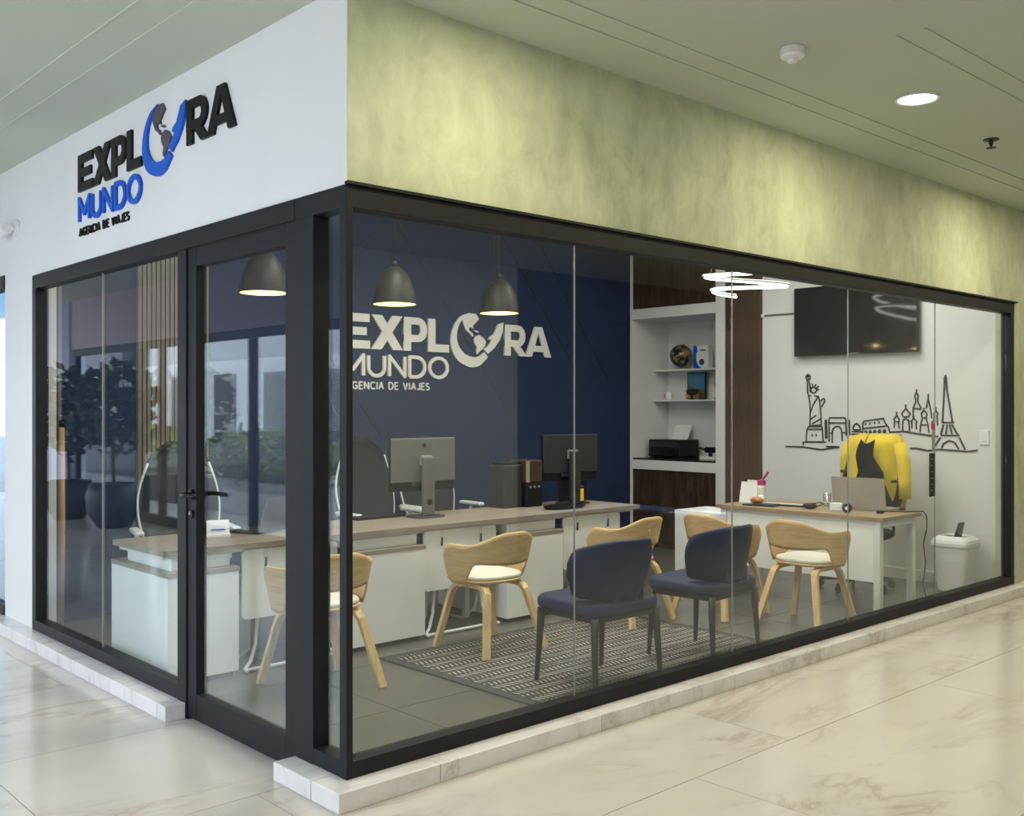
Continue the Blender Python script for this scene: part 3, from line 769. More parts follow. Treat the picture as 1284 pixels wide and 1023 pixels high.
mural('colosseum_outline', [[(470,422),(470,407),(480,393),(495,393),(507,407),(508,424),(470,422)],[(463,431),(518,433)],[(463,446),(518,447)],[(488,392),(488,384)],[(520,442),(522,387),(530,376),(632,362),(641,386),(660,410),(668,442)],
  [(524,416),(650,402)],[(537,387),(537,399)],[(560,384),(560,396)],[(585,381),(585,393)],[(610,378),(610,390)]], .012, [(538,438,.022),(562,436,.022),(586,435,.022),(612,433,.022),(638,432,.022)])
mural('cathedral_outline', [[(690,413),(692,376),(688,366),(703,346),(718,366),(714,380),(716,416)],[(703,346),(703,325)],[(692,379),(714,379)],[(735,430),(737,372),(750,363),(768,372),(773,431)],[(738,353),(730,335),(752,308),(776,335),(768,353),(738,353)],[(752,308),(752,286)],
  [(785,416),(785,387),(780,378),(796,362),(812,378),(808,389),(810,421)],[(796,362),(796,350)],[(792,362),(792,306),(805,276),(805,257),(800,241),(810,221),(820,241),(816,258),(818,276),(835,306)],[(792,308),(836,310)],[(810,221),(810,205)],
  [(830,436),(832,397),(841,360),(835,336),(850,318),(866,336),(861,360),(872,397),(876,439)],[(841,359),(861,359)],[(832,397),(872,396)],[(850,318),(850,305)],[(862,307),(873,256),(873,230)],[(873,256),(885,310),(892,360)],
  [(893,416),(893,381),(905,376),(905,351),(903,336),(914,320),(924,336),(920,351),(923,400)],[(914,320),(914,300)]], .011)
mural('tower_outline', [[(950,381),(958,220),(961,150),(965,130)],[(965,130),(969,150),(975,220),(1003,381)],[(945,384),(1012,384)],[(955,395),(940,450)],[(1000,395),(1031,450)],[(975,395),(968,446)],[(988,395),(1000,446)],[(942,453),(1041,453)],
  [(905,515),(930,478),(938,464)],[(1040,465),(1071,529)],[(945,521),(955,497),(985,481),(1015,491),(1036,526)]], .014, [(965,150,.022)])
for g_ in ([[(105,512),(200,515),(300,530),(340,523),(395,515)],[(325,512),(390,514)]], [[(670,436),(740,431),(830,446),(925,459)],[(672,449),(725,455),(729,476)]], [[(775,523),(810,522),(870,535),(930,528),(1000,533),(1080,540),(1138,533)]]): mural('ground_line', g_, .014)

# narrow signs stuck on the window
t = thing('window_sticker', 'narrow black vertical sticker with white marks on the window', 'sticker', (4.985, .0235, .86))
MB().box(-.058,-.001,0,.028,.001,.31).build('black_strip', M['ink'], t)
for k in range(6): MB().box(-.034,-.0022,.04+.045*k,-.008,-.001,.046+.045*k).build('white_mark', M['joint'], t)
t = thing('door_lock_strip', 'slim pale strip with a red top on the window joint', 'sticker', (5.0, .0235, 1.18))
MB().box(-.03,-.001,0,.012,.001,.20).build('strip', M['joint'], t); MB().box(-.036,-.002,.16,.014,.001,.205).build('red_top', M['pink'], t)

# ------------------------------------------------------------------ the two signs
def arc(cx, cz, rx, rz, a0, a1, n=12): return [(cx+rx*math.cos(R(a0+(a1-a0)*k/n)), cz+rz*math.sin(R(a0+(a1-a0)*k/n))) for k in range(n+1)]
def bold(ch, b, x, w, y0, y1):
    """a heavy capital of height 1 and width w"""
    s = .27
    X = lambda q: [(x+a, c) for a, c in q]
    def ring(z0, z1, xr):
        zc = (z0+z1)/2; ro = (z1-z0)/2; xa = xr - ro*.95
        o = arc(xa, zc, ro*.95, ro, -90, 90, 14); i_ = arc(xa, zc, ro*.95-s*.88, ro-s*.78, -90, 90, 14)
        for k in range(14): b.prism(X([o[k], o[k+1], i_[k+1], i_[k]]), y0, y1)
        b.prism(X([(0,z1-s*.78),(xa,z1-s*.78),(xa,z1),(0,z1)]), y0, y1); b.prism(X([(0,z0),(xa,z0),(xa,z0+s*.78),(0,z0+s*.78)]), y0, y1)
    if ch == 'E':
        b.prism(X([(0,0),(w,0),(w,.235),(s,.235),(s,.385),(w*.88,.385),(w*.88,.61),(s,.61),(s,.765),(w*.98,.765),(w*.98,1),(0,1)]), y0, y1)
    elif ch == 'X':
        d = .36
        b.prism(X([(0,0),(d,0),(w-.02,1),(w-d-.02,1)]), y0, y1); b.prism(X([(w-d,0),(w,0),(d+.02,1),(.02,1)]), y0, y1)
    elif ch == 'P':
        b.prism(X([(0,0),(s,0),(s,1),(0,1)]), y0, y1); ring(.27, 1, w)
    elif ch == 'L':
        b.prism(X([(0,0),(w,0),(w,.24),(s,.24),(s,1),(0,1)]), y0, y1)
    elif ch == 'R':
        b.prism(X([(0,0),(s,0),(s,1),(0,1)]), y0, y1); ring(.30, 1, w*.93); b.prism(X([(.30,.36),(.60,.40),(w,0),(w-.33,0)]), y0, y1)
    elif ch == 'A':
        m = w/2
        b.prism(X([(0,0),(.29,0),(m+.02,.86),(m+.17,1),(m-.17,1)]), y0, y1); b.prism(X([(w,0),(w-.29,0),(m-.02,.86),(m-.17,1),(m+.17,1)]), y0, y1)
        b.prism(X([(.2,.17),(w-.2,.17),(w-.30,.37),(.30,.37)]), y0, y1)
GL = {
 'M': (1.0, [[(0,0),(0,1),(.5,.3),(1,1),(1,0)]]), 'U': (.8, [[(0,1),(0,.38)]+arc(.4,.38,.4,.38,180,360)+[(.8,1)]]),
 'N': (.8, [[(0,0),(0,1),(.8,0),(.8,1)]]), 'D': (.82, [[(0,0),(0,1),(.35,1)]+arc(.35,.5,.47,.5,90,-90)+[(.0,0)]]),
 'O': (1.0, [arc(.5,.5,.5,.5,0,360,28)]), 'A': (.86, [[(0,0),(.43,1),(.86,0)],[(.16,.34),(.70,.34)]]),
 'G': (.9, [arc(.48,.5,.48,.5,45,315,18)+[(.86,.16),(.86,.46),(.5,.46)]]), 'E': (.62, [[(.62,1),(0,1),(0,0),(.62,0)],[(0,.52),(.55,.52)]]),
 'C': (.84, [arc(.5,.5,.5,.5,48,312,18)]), 'I': (.04, [[(.02,0),(.02,1)]]), 'V': (.84, [[(0,1),(.42,0),(.84,1)]]),
 'J': (.5, [[(.5,1),(.5,.3)]+arc(.25,.27,.25,.27,0,-150,8)]),
 'S': (.62, [arc(.31,.74,.29,.26,40,200,10)+[(.12,.56),(.5,.44)]+arc(.31,.26,.31,.26,20,-140,10)]), ' ': (.35, [])}
def line_text(parent, text, x0, x1, z0, h, wt, y0, y1, m):
    """thin capitals fitted between x0 and x1"""
    sp = .26 if len(text) < 6 else .40; tot = sum(GL[c][0] for c in text) + sp * (len(text) - 1)
    k = (x1 - x0 - wt) / tot; x = x0 + wt/2
    for c in text:
        w, st = GL[c]
        if st:
            b = MB()
            for s_ in st: b.ribbon([(x + a*k, z0 + wt/2 + q*(h-wt)) for a, q in s_], wt, y0, y1)
            b.build('letter', m, parent)
        x += (w + sp) * k
_o = lambda cx, cy: tuple((v for v in ((on_y(430+.218*cx, 360+.218*cy, 4.05)[0]-3.822)/.303, (on_y(430+.218*cx, 360+.218*cy, 4.05)[1]-2.010)/.303)))
SW = {
 'globe_crescent': [(737,146),(690,160),(655,195),(630,250),(622,310),(632,365),(658,415),(700,447),(745,461),(795,447),(836,402),(813,374),(788,396),(750,402),(705,385),(672,345),(657,295),(662,240),(680,198),(705,170)],
 'globe_swoosh': [(925,203),(921,255),(903,305),(874,348),(835,384),(812,356),(830,345),(850,321),(858,299),(838,302),(845,286),(868,272),(881,245),(894,214)],
 'north_america': [(695,167),(728,151),(768,153),(786,183),(766,205),(751,222),(754,240),(741,230),(726,234),(731,250),(746,262),(757,281),(748,284),(734,267),(714,250),(699,216),(692,190)],
 'caribbean': [(754,247),(775,249),(787,261),(770,259)],
 'south_america': [(765,285),(786,274),(811,290),(827,315),(817,345),(791,369),(775,387),(769,370),(775,345),(760,320),(757,300)]}
def smooth_loop(P, n=4):
    out = []
    for i in range(len(P)):
        a, b_, c, d_ = P[i-1], P[i], P[(i+1) % len(P)], P[(i+2) % len(P)]
        sharp = i in (0, 10, 11) or (i+1) % len(P) in (0, 10, 11)
        for k in range(1 if sharp else n):
            t = k / n
            out.append(tuple(.5*((2*b_[j]) + (c[j]-a[j])*t + (2*a[j]-5*b_[j]+4*c[j]-d_[j])*t*t + (3*b_[j]-a[j]-3*c[j]+d_[j])*t**3) for j in (0,1)))
    return out
def sign(name, label, loc, rz, cap, kx, d, cols, mun=.69):
    t = thing(name, label, 'sign', loc, rz)
    def sc(b):
        b.v = [(x*cap*kx, y, z*cap) for x, y, z in b.v]; return b
    for ch, x, w in (('E',-3.95,.97),('X',-2.94,1.13),('P',-1.78,.87),('L',-.86,.80),('R',2.25,.99),('A',3.18,1.19)):
        b = MB(); bold(ch, b, x, w, -d, 0); sc(b).build('letter', cols[0], t)
    for nm, pts in SW.items():
        b = MB(); b.prism(smooth_loop([_o(*p) for p in pts]) if nm == 'globe_crescent' else [_o(*p) for p in pts], -d*(1 if 'globe' in nm else .7), 0)
        sc(b).build(nm, cols[1] if 'globe' in nm else cols[2], t)
    line_text(t, 'MUNDO', -3.95*cap*kx, -.06*cap*kx, -(mun+.13)*cap, mun*cap, (.125 if kx > 1 else .105)*cap, -d, 0, cols[3])
    line_text(t, 'AGENCIA DE VIAJES', (-3.95 if kx > 1 else -3.80)*cap*kx, -.79*cap*kx, -(mun+.48)*cap, .235*cap, .040*cap, -d*.6, 0, cols[4])
    return t
sign('wall_sign', 'raised black and blue agency name with globe on the white fascia', (0, 1.876, 2.745), -90, .212, 1.085, .014,
     (M['sign_black'], M['sign_blue'], M['sign_grey'], M['sign_blue'], M['sign_black']), .74)
sign('wall_sign', 'raised white agency name with globe on the navy wall', (3.822, YB, 2.010), 0, .303, 1.0, .018, (M['sign_white'],)*5)

# small camera on the fascia by the neighbouring shop
t = thing('security_camera', 'small white security camera at the left end of the white fascia', 'camera', (0, 3.93, 2.69))
MB().cone((0,0,0),(-.02,0,0),.055,.055,20).build('base', M['white_plastic'], t)
MB().tube([(-.02,0,0),(-.05,.02,-.01),(-.06,.05,-.01)], .014, 8).build('arm', M['white_plastic'], t)
MB().cone((-.06,.0,-.005),(-.075,.15,-.025),.036,.042,18).build('body', M['white_plastic'], t, smooth=False)
MB().cone((-.075,.15,-.025),(-.0765,.165,-.027),.034,.034,18).build('lens', M['screen'], t)

# ------------------------------------------------------------------ rug
t = thing('rug', 'flat woven grey rug with dashed pattern and dark border under the navy chairs', 'rug', (2.39, .93, 0))
MB().box(-1.04,-.77,0,1.04,.77,.008).build('border', M['rug_border'], t); MB().box(-.97,-.70,.008,.97,.70,.0095).build('field', M['rug'], t)

# ------------------------------------------------------------------ long desk: worktop, pedestals, flip tables
DZ, DY0, DY1 = .73, 1.93, 2.62
t = thing('worktop', 'long grey oak worktop running along the row of white pedestals', 'desk', (2.07, 2.275, 0))
b = MB(); hw, hd = 1.945, .345
for k in range(5):
    y0 = -hd + k*hd*2/5
    MB().box(-hw, y0, DZ-.03, hw, y0 + hd*2/5 - .0015, DZ).build('board', M['desk_wood'], t)
MB().box(-hw+.02,-hd+.05,DZ-.05,hw-.02,hd-.05,DZ-.03).build('under_frame', M['white_metal'], t)
def pedestal(x0, x1, label):
    t = thing('desk_pedestal', label, 'cabinet', ((x0+x1)/2, 2.275, 0), group='white pedestals under the long worktop')
    w = (x1-x0)/2; d0, d1 = -.36, .41
    MB().box(-w+.004,d0+.004,.03,w-.004,d1,.585).build('body', M['desk_white'], t, bevel=.002)
    MB().box(-w+.03,d0+.03,0,w-.03,d1-.03,.03).build('plinth', M['mid_grey'], t)
    MB().box(-w,d0,.585,w,d1,.612).build('slab', M['desk_wood'], t, bevel=.002)
    MB().box(-w+.05,d0+.06,.612,w-.03,d1-.12,DZ-.051).build('riser', M['desk_white'], t, bevel=.002)
    for k in range(2): MB().box(-w+.02,d1,.05+.27*k,w-.02,d1+.016,.305+.27*k).build('drawer', M['desk_white'], t, bevel=.002)
    return t
pedestal(.14,.56,'white pedestal counter at the entrance end of the long desk')
pedestal(1.30,1.87,'white pedestal between the first and second wooden chair')
pedestal(2.58,3.14,'white pedestal between the second and third wooden chair')
def flip_table(x, label):
    t = thing('table_frame', label, 'table', (x, 2.02, 0), group='white tube frames with hanging panels under the worktop')
    hw = .315
    q = []
    for cx, cz, a in ((hw-.03,.66,0),(-hw+.03,.66,90),(-hw+.03,.325,180),(hw-.03,.325,270)): q += arc(cx, cz, .03, .03, a, a+90, 5)
    MB().prism(q, -.055, -.043).build('modesty_panel', M['desk_white'], t)
    for sx in (-.17,.17):
        h = MB().box(sx-.011,-.062,.60,sx+.011,-.030,.678).build('bracket', M['white_metal'], t, bevel=.003)
        MB().box(sx-.006,-.0655,.585,sx+.006,-.055,.64).build('bracket_slot', M['mid_grey'], h)
    for sx in (-1,1):
        MB().tube([(sx*.20,-.02,.675),(sx*.20,-.02,.30),(sx*.215,-.02,.14),(sx*.25,-.03,.05),(sx*.30,-.06,.018),(sx*.305,-.10,.014)], .011, 8).build('leg', M['white_metal'], t, smooth=True)
        MB().tube([(sx*.23,.02,.675),(sx*.23,.02,.30),(sx*.215,.06,.10),(sx*.215,.20,.02),(sx*.215,.36,.014)], .011, 8).build('leg', M['white_metal'], t, smooth=True)
        MB().box(sx*.29-.025,.22,.0,sx*.29+.025,.26,.66).build('side_leg', M['white_metal'], t, bevel=.01)
    MB().tube([(-.30,-.08,.016),(.30,-.08,.016)], .010, 8).build('foot_bar', M['white_metal'], t, smooth=True)
    return t
flip_table(.915,'white hanging panel on tube legs behind the first wooden chair')
flip_table(2.205,'white hanging panel on tube legs behind the second wooden chair')
flip_table(3.50,'white hanging panel on tube legs behind the third wooden chair')

# ------------------------------------------------------------------ wooden chairs
def make_wood_chair(label):
    t = thing('wooden_chair', label, 'chair', group='bent plywood chairs')
    sm = lambda a, b_, x: (lambda q: q*q*(3-2*q))(min(1, max(0, (x-a)/(b_-a))))
    A = R(118)
    def shell(u, v):
        ph = (u*2-1)*A; ap = abs(ph)*180/PI
        zt = .735 - .072*sm(10, 60, ap) + .006*sm(62, 90, ap) - .085*sm(90, 118, ap)
        zb = .548 - .012*math.cos(ph*2) - .135*sm(50, 74, ap) + .055*sm(98, 118, ap)
        z = zb + (zt-zb)*v
        k = 1 - .20*(.735-z)/.31
        return (.308*k*math.sin(ph), .035-.268*k*math.cos(ph)-.03*(z-.45)*math.cos(ph), z)
    fix_normals(MB().grid(shell, 61, 9).build('backrest', M['ply'], t, smooth=True, solid=.014))
    MB().lathe([(.001,.420),(.195,.420),(.210,.426),(.214,.436),(.208,.440),(.001,.440)], 40, (0,.045,0), sx=1.03, p=2.6).build('seat', M['ply'], t, smooth=False, bevel=.003)
    MB().lathe([(.198,.440),(.208,.452),(.200,.466),(.165,.476),(.08,.480),(.001,.481)], 40, (0,.045,0), sx=1.03, p=2.6).build('cushion', M['cushion'], t, smooth=True)
    for sx in (-1, 1):
        pts = [(sx*.240,.235,.0),(sx*.168,.178,.325),(sx*.158,.166,.365),(sx*.150,.142,.392),(sx*.146,.105,.402),(sx*.146,-.085,.402),(sx*.150,-.125,.392),(sx*.158,-.150,.365),(sx*.168,-.163,.325),(sx*.240,-.240,.0)]
        q = MB().sweep(pts, (1,0,0), .046, .028); q.v = [(a, b_, max(0, c)) for a, b_, c in q.v]; l = q.build('leg_frame', M['ply_leg'], t, bevel=.003)
        fix_normals(l)
    for a, b_ in ((-.05,-.224),(.05,-.224)):
        MB().ball((a, b_-.018, .645), .007, 8).build('screw', M['silver'], t)
    return t
c0 = make_wood_chair('bent plywood chair with cream seat half hidden by the corner post')
c0.location = (.78, 1.43, 0); c0.rotation_euler = (0,0,R(-4))
dup(c0, 'bent plywood chair with cream seat in front of the middle monitor desk', (2.0, 1.44, .0095), 0)
dup(c0, 'bent plywood chair with cream seat tucked behind the left navy chair', (3.25, 1.42, .0095), 4)
dup(c0, 'bent plywood chair with cream seat mostly hidden behind the right navy chair', (3.98, 1.14, 0), -94)
dup(c0, 'bent plywood chair with cream seat in plain view at the end desk', (4.08, .50, 0), -90)

# ------------------------------------------------------------------ navy upholstered chairs
def make_blue_chair(label):
    t = thing('upholstered_chair', label, 'chair', group='navy upholstered side chairs')
    MB().lathe([(.001,.395),(.250,.395),(.268,.402),(.274,.42),(.272,.450),(.258,.466),(.20,.472),(.001,.474)], 48, (0,.01,0), sy=.93, p=5).build('seat', M['blue_leather'], t, smooth=True)
    MB().box(-.235,-.215,.37,.235,-.195,.395).box(-.235,.205,.37,.235,.225,.395).box(-.24,-.215,.37,-.22,.225,.395).box(.22,-.215,.37,.24,.225,.395).build('seat_frame', M['dark_leg'], t)
    for sx in (-1,1):
        for sy in (-1,1):
            MB().tube([(sx*.232,sy*.208,.395),(sx*.235,sy*.21,.30),(sx*.248,sy*.228,.0)], [.021,.020,.013], 12).build('leg', M['dark_leg'], t, smooth=True)
    def back(u, v):
        s = u*2-1
        w = .232 + .075*math.sin(min(1, v/.75)*PI/2) - .04*max(0,(v-.62)/.38)**2.2
        z = .462 + .335*v - .055*abs(s)**3*v*v + .03*abs(s)**3*(1-v)**2
        y = -.225 - .055*v + .19*abs(s)**2.0
        return (w*s, y, z)
    o = MB().grid(back, 19, 11).build('backrest', M['blue_leather'], t, smooth=True, solid=.04, sub=2); fix_normals(o)
    for sx in (-1,1): MB().box(sx*.09-.02,-.235,.40,sx*.09+.02,-.205,.53).build('back_support', M['blue_leather'], t, bevel=.006)
    return t
b0 = make_blue_chair('navy upholstered chair nearest the glass corner, on the rug'); b0.location = (1.93, .47, .0105); b0.rotation_euler = (0,0,R(-3))
dup(b0, 'navy upholstered chair beside the end desk chairs, on the rug edge', (2.85, .45, .0105), 3)

# ------------------------------------------------------------------ office chairs behind the desks
def make_office_chair(label, mesh, frame, group='office swivel chairs'):
    t = thing('office_chair', label, 'chair', group=group)
    for k in range(5):
        a = 2*PI*k/5 + .3
        MB().tube([(0,0,.10),(.14*math.cos(a),.14*math.sin(a),.09),(.30*math.cos(a),.30*math.sin(a),.065)], [.025,.022,.016], 8).build('base_leg', frame, t)
        MB().cone((.30*math.cos(a)-.012*math.sin(a),.30*math.sin(a)+.012*math.cos(a),.03),(.30*math.cos(a)+.012*math.sin(a),.30*math.sin(a)-.012*math.cos(a),.03),.03,.03,14).build('caster', M['black'], t)
    MB().cone((0,0,.08),(0,0,.42),.028,.022,12).build('gas_lift', M['mid_grey'], t)
    MB().lathe([(.001,.42),(.22,.42),(.25,.44),(.25,.475),(.22,.495),(.001,.50)], 36, sy=.98, p=4).build('seat', M['mesh_grey'], t, smooth=True)
    def bk(u, v):
        s = u*2-1; w = .21 + .07*math.sin(PI*min(1,v*1.15)) - .02*v - .10*max(0,(v-.86)/.14)**2
        return (w*s, -.225 - .05*math.sin(PI*v*.9) - .09*v + .07*s*s, .52 + .74*v - .03*s*s*s*s*v)
    o = MB().grid(bk, 13, 15).build('backrest', mesh, t, smooth=True, solid=.025); fix_normals(o)
    for sx in (0, 1):
        MB().tube([tuple(Vector(bk(sx, v/12)) + Vector((0,.0,0))) for v in range(11)], .010, 8).build('back_frame', frame, t, smooth=True)
    MB().tube([(0,-.05,.43),(0,-.26,.44),(0,-.30,.60)], .022, 8).build('back_bar', frame, t, smooth=True)
    for sx in (-1,1):
        MB().tube([(sx*.22,-.02,.44),(sx*.30,-.02,.47),(sx*.31,-.02,.64),(sx*.31,.0,.66)], .013, 8).build('arm_post', frame, t, smooth=True)
        MB().box(sx*.31-.03,-.16,.66,sx*.31+.03,.14,.69).build('armrest', frame, t, bevel=.012)
    return t
o0 = make_office_chair('grey mesh office chair with white frame behind the middle monitor', M['mesh_grey'], M['white_metal'])
o0.location = (2.50, 3.28, 0); o0.rotation_euler = (0,0,R(180))
dup(o0, 'dark mesh office chair with white frame right of the middle monitor', (3.22, 3.42, 0), 176)
dup(o0, 'mesh office chair with white frame seen through the entrance door', (.86, 3.25, 0), 165)

# ------------------------------------------------------------------ monitors and things on the long desk
def make_monitor(label):
    t = thing('monitor', label, 'monitor', group='computer monitors on the long desk')
    MB().box(-.285,.0,.185,.285,.022,.555).build('screen_panel', M['black'], t, bevel=.004)
    MB().box(-.278,.022,.198,.278,.0235,.548).build('screen', M['screen'], t)
    MB().box(-.283,-.014,.245,.283,.0,.553).build('back_cover', M['grey_plastic'], t, bevel=.008)
    MB().box(-.10,-.02,.215,.10,.0,.245).build('port_strip', M['mid_grey'], t, bevel=.003)
    n = MB().box(-.05,-.075,.012,.05,-.045,.42).build('stand_neck', M['grey_plastic'], t, bevel=.008)
    MB().cone((0,-.0762,.11),(0,-.0755,.11),.022,.022,18).build('cable_hole', M['black'], n)
    MB().box(-.045,-.05,.36,.045,-.014,.43).build('mount', M['silver'], t, bevel=.004)
    MB().lathe([(.001,0),(.10,0),(.102,.006),(.095,.012),(.001,.013)], 32, (0,-.03,0), sx=1.25, p=4).build('stand_base', M['mid_grey'], t)
    MB().cone((0,-.0145,.50),(0,-.0155,.50),.018,.018,18).build('logo_disc', M['mid_grey'], t)
    return t
m0 = make_monitor('grey backed monitor on a tall stand behind the second wooden chair'); m0.location = (2.22, 2.40, DZ)
m1 = dup(m0, 'dark backed tilted monitor at the far end of the long desk', (3.71, 2.40, DZ), -6)
for c in m1.children:
    if c.name.startswith(('back_cover','stand_neck')):
        c.data = c.data.copy(); c.data.materials.clear(); c.data.materials.append(M['mid_grey'])
def keyboard(label, x, y, rz):
    t = thing('keyboard', label, 'keyboard', (x, y, DZ), rz, 'keyboards on the long desk')
    MB().box(-.21,-.065,0,.21,.065,.014).build('body', M['black'], t, bevel=.004)
    for r in range(4): MB().box(-.20,-.055+.028*r,.014,.20,-.033+.028*r,.018).build('key_row', M['mid_grey'], t)
keyboard('black keyboard lying left of the middle monitor stand', 1.93, 2.55, 4)
t = thing('tray', 'black oval tray lying beside the far monitor', 'tray', (3.40, 2.16, DZ), 8)
MB().lathe([(.001,0),(.19,0),(.215,.012),(.22,.022),(.212,.022),(.19,.010),(.001,.009)], 36, sy=.55).build('dish', M['black'], t, smooth=True)
MB().tube([(.20,0,.02),(.25,.01,.03),(.26,0,.02)], .008, 6).build('handle', M['black'], t)
t = thing('coffee_machine', 'boxy coffee machine with brown front and silver edge on the long desk', 'coffee machine', (3.16, 2.48, DZ))
MB().box(-.15,-.06,0,.04,.12,.33).build('body', M['mid_grey'], t, bevel=.01)
MB().box(.045,-.10,.19,.22,.10,.36).build('head', M['dark_wood'], t, bevel=.008)
MB().box(.04,-.108,.19,.075,-.098,.355).build('silver_edge', M['silver'], t, bevel=.002)
MB().box(.045,-.10,0,.22,.10,.185).build('lower_body', M['black'], t, bevel=.008)
for k in range(3): MB().cone((.085+.045*k,-.10,.155),(.085+.045*k,-.108,.155),.009,.009,12).build('button', M['silver'], t)
MB().box(-.14,-.05,.33,.04,.10,.35).build('lid', M['black'], t, bevel=.006)
t = thing('computer_tower', 'low black computer case behind the far monitor', 'computer', (4.0-.05, 2.53, DZ), 0)
MB().box(-.20,-.05,0,.05,.05,.19).build('case', M['mid_grey'], t, bevel=.006); MB().box(-.19,-.052,.02,.04,-.05,.17).build('front_panel', M['black'], t)
MB().box(-.05,-.054,.12,0,-.052,.125).build('drive_slot', M['silver'], t)
t = thing('toy_bird', 'small yellow toy on the black computer case', 'ornament', (3.955, 2.53, DZ+.19))
MB().ball((0,0,.042), .042, 14, (1,.9,1)).build('body', M['yellow'], t, smooth=True); MB().ball((.0,-.012,.095), .030, 14).build('head', M['yellow'], t, smooth=True)
MB().cone((0,-.038,.095),(0,-.058,.092),.009,.001,8).build('beak', M['orange'], t)
t = thing('marker_pen', 'yellow marker pen standing in front of the far monitor', 'pen', (3.70, 2.26, DZ))
MB().cone((0,0,.03),(0,0,.125),.014,.013,12).build('barrel', M['yellow'], t); MB().cone((0,0,.0),(0,0,.03),.016,.015,12).build('cap', M['black'], t)
t = thing('card_holder', 'small white card holder on the counter seen through the door', 'card holder', (.62, 2.30, DZ), -20)
MB().box(-.07,-.03,0,.07,.03,.02).build('base', M['white_plastic'], t, bevel=.003)
MB().hexa([(-.065,-.02,.02),(.065,-.02,.02),(.065,-.012,.02),(-.065,-.012,.02)], [(-.065,.01,.10),(.065,.01,.10),(.065,.018,.10),(-.065,.018,.10)]).build('card', M['paper'], t)
MB().box(-.04,-.018,.045,.04,-.0125,.05).build('printed_line', M['sign_blue'], t)
t = thing('laptop', 'dark laptop with a white edge on the counter seen through the door', 'laptop', (.95, 2.42, DZ), 25)
MB().box(-.16,-.11,0,.16,.11,.015).build('keyboard_deck', M['mid_grey'], t, bevel=.004)
MB().hexa([(-.16,-.115,.012),(.16,-.115,.012),(.16,-.107,.012),(-.16,-.107,.012)], [(-.16,-.19,.22),(.16,-.19,.22),(.16,-.182,.22),(-.16,-.182,.22)]).build('screen_lid', M['mid_grey'], t)

# ------------------------------------------------------------------ end desk
EX0, EX1, EY0, EY1, EZ = 4.50, 5.08, .15, 1.56, .73
t = thing('desk', 'white legged desk with brown oak top standing before the drawing', 'desk', ((EX0+EX1)/2, (EY0+EY1)/2, 0))
hx, hy = (EX1-EX0)/2, (EY1-EY0)/2
MB().box(-hx,-hy,EZ-.028,hx,hy,EZ).build('desktop', M['desk_wood_y'], t, bevel=.003)
MB().box(-hx+.04,-hy+.07,.265,-hx+.055,hy-.03,EZ-.03).build('modesty_panel', M['desk_white'], t, bevel=.002)
for sx in (-1,1):
    for sy in (-1,1):
        cx, cy = sx*(hx-.045), sy*(hy-.06)
        MB().box(cx-.025,cy-.025,0,cx+.025,cy+.025,EZ-.028).build('leg', M['white_metal'], t, bevel=.003)
for sy in (-1,1): MB().box(-hx+.07,sy*(hy-.06)-.02,EZ-.078,hx-.07,sy*(hy-.06)+.02,EZ-.03).build('side_beam', M['white_metal'], t, bevel=.003)
t = thing('drawer_unit', 'low white drawer unit beside the far end of the end desk', 'cabinet', (4.86, 1.84, 0))
MB().box(-.22,-.235,.03,.22,.235,.60).build('body', M['desk_white'], t, bevel=.003)
MB().box(-.22,-.235,.60,-.205,.235,.64).box(.205,-.235,.60,.22,.235,.64).box(-.205,.22,.60,.205,.235,.64).box(-.205,-.235,.60,.205,-.22,.64).build('tray_rim', M['desk_white'], t)
MB().box(-.19,-.21,0,.19,.21,.03).build('plinth', M['mid_grey'], t)
for k in range(2): MB().box(.22,-.225,.05+.28*k,.236,.225,.315+.28*k).build('drawer', M['desk_white'], t, bevel=.002)

# black swivel chair with the jacket and the dress
JX, JY = 5.62, .95
oc = make_office_chair('black office chair under the yellow jacket behind the end desk', M['black_cloth'], M['black'])
oc.location = (JX, JY, 0); oc.rotation_euler = (0,0,R(90))
jk = thing('jacket', 'yellow jacket hung over the back of the black office chair', 'jacket', (JX+.30, JY, 0), -90); jk.scale = (.9, 1, .955)
# local frame: x toward the viewer's right, -y toward the desk, z up
def jfront(side):
    """one front panel of the jacket, from the neck over the shoulder down to the hem, open in the middle"""
    inner = [(-.045,z) for z in (1.335,1.24,1.16,1.09,1.02,.95,.88,.80,.72,.64)] if side > 0 else [(-.055,z) for z in (1.335,1.24,1.16,1.09,1.02,.95,.88,.80,.72,.64)]
    outer = [(.16,1.338),(.25,1.31),(.285,1.25),(.30,1.17),(.305,1.09),(.31,1.0),(.31,.92),(.31,.84),(.30,.74),(.28,.64)]
    def f(u, v):
        k = v*9; i = min(8, int(k)); q = k - i
        a = [inner[i][j]*(1-q)+inner[i+1][j]*q for j in (0,1)]; o = [outer[i][j]*(1-q)+outer[i+1][j]*q for j in (0,1)]
        if side < 0: o[0] = -o[0]
        x = a[0]*(1-u)+o[0]*u; z = a[1]*(1-u)+o[1]*u
        y = -.10 + .11*u*u + .010*math.sin(27*x+v*4) + .02*math.sin(v*3) - .05*math.sin(PI*u)*(.5+.5*v) + .10*max(0, 1-v*7)**1.6
        return (x, y, z)
    return f
for s_ in (-1,1):
    o = MB().grid(jfront(s_), 13, 19).build('front_panel', M['yellow'], jk, smooth=True, solid=.012); fix_normals(o)
def jback(u, v):
    s = u*2-1
    return (s*(.26+.045*math.sin(PI*min(1,v*1.3)/2)), .03 - .05*abs(s)**3 + .012*math.sin(s*14), 1.338 - .04*abs(s)**2.5 - .69*v)
o = MB().grid(jback, 21, 13).build('back_panel', M['yellow'], jk, smooth=True, solid=.012); fix_normals(o)
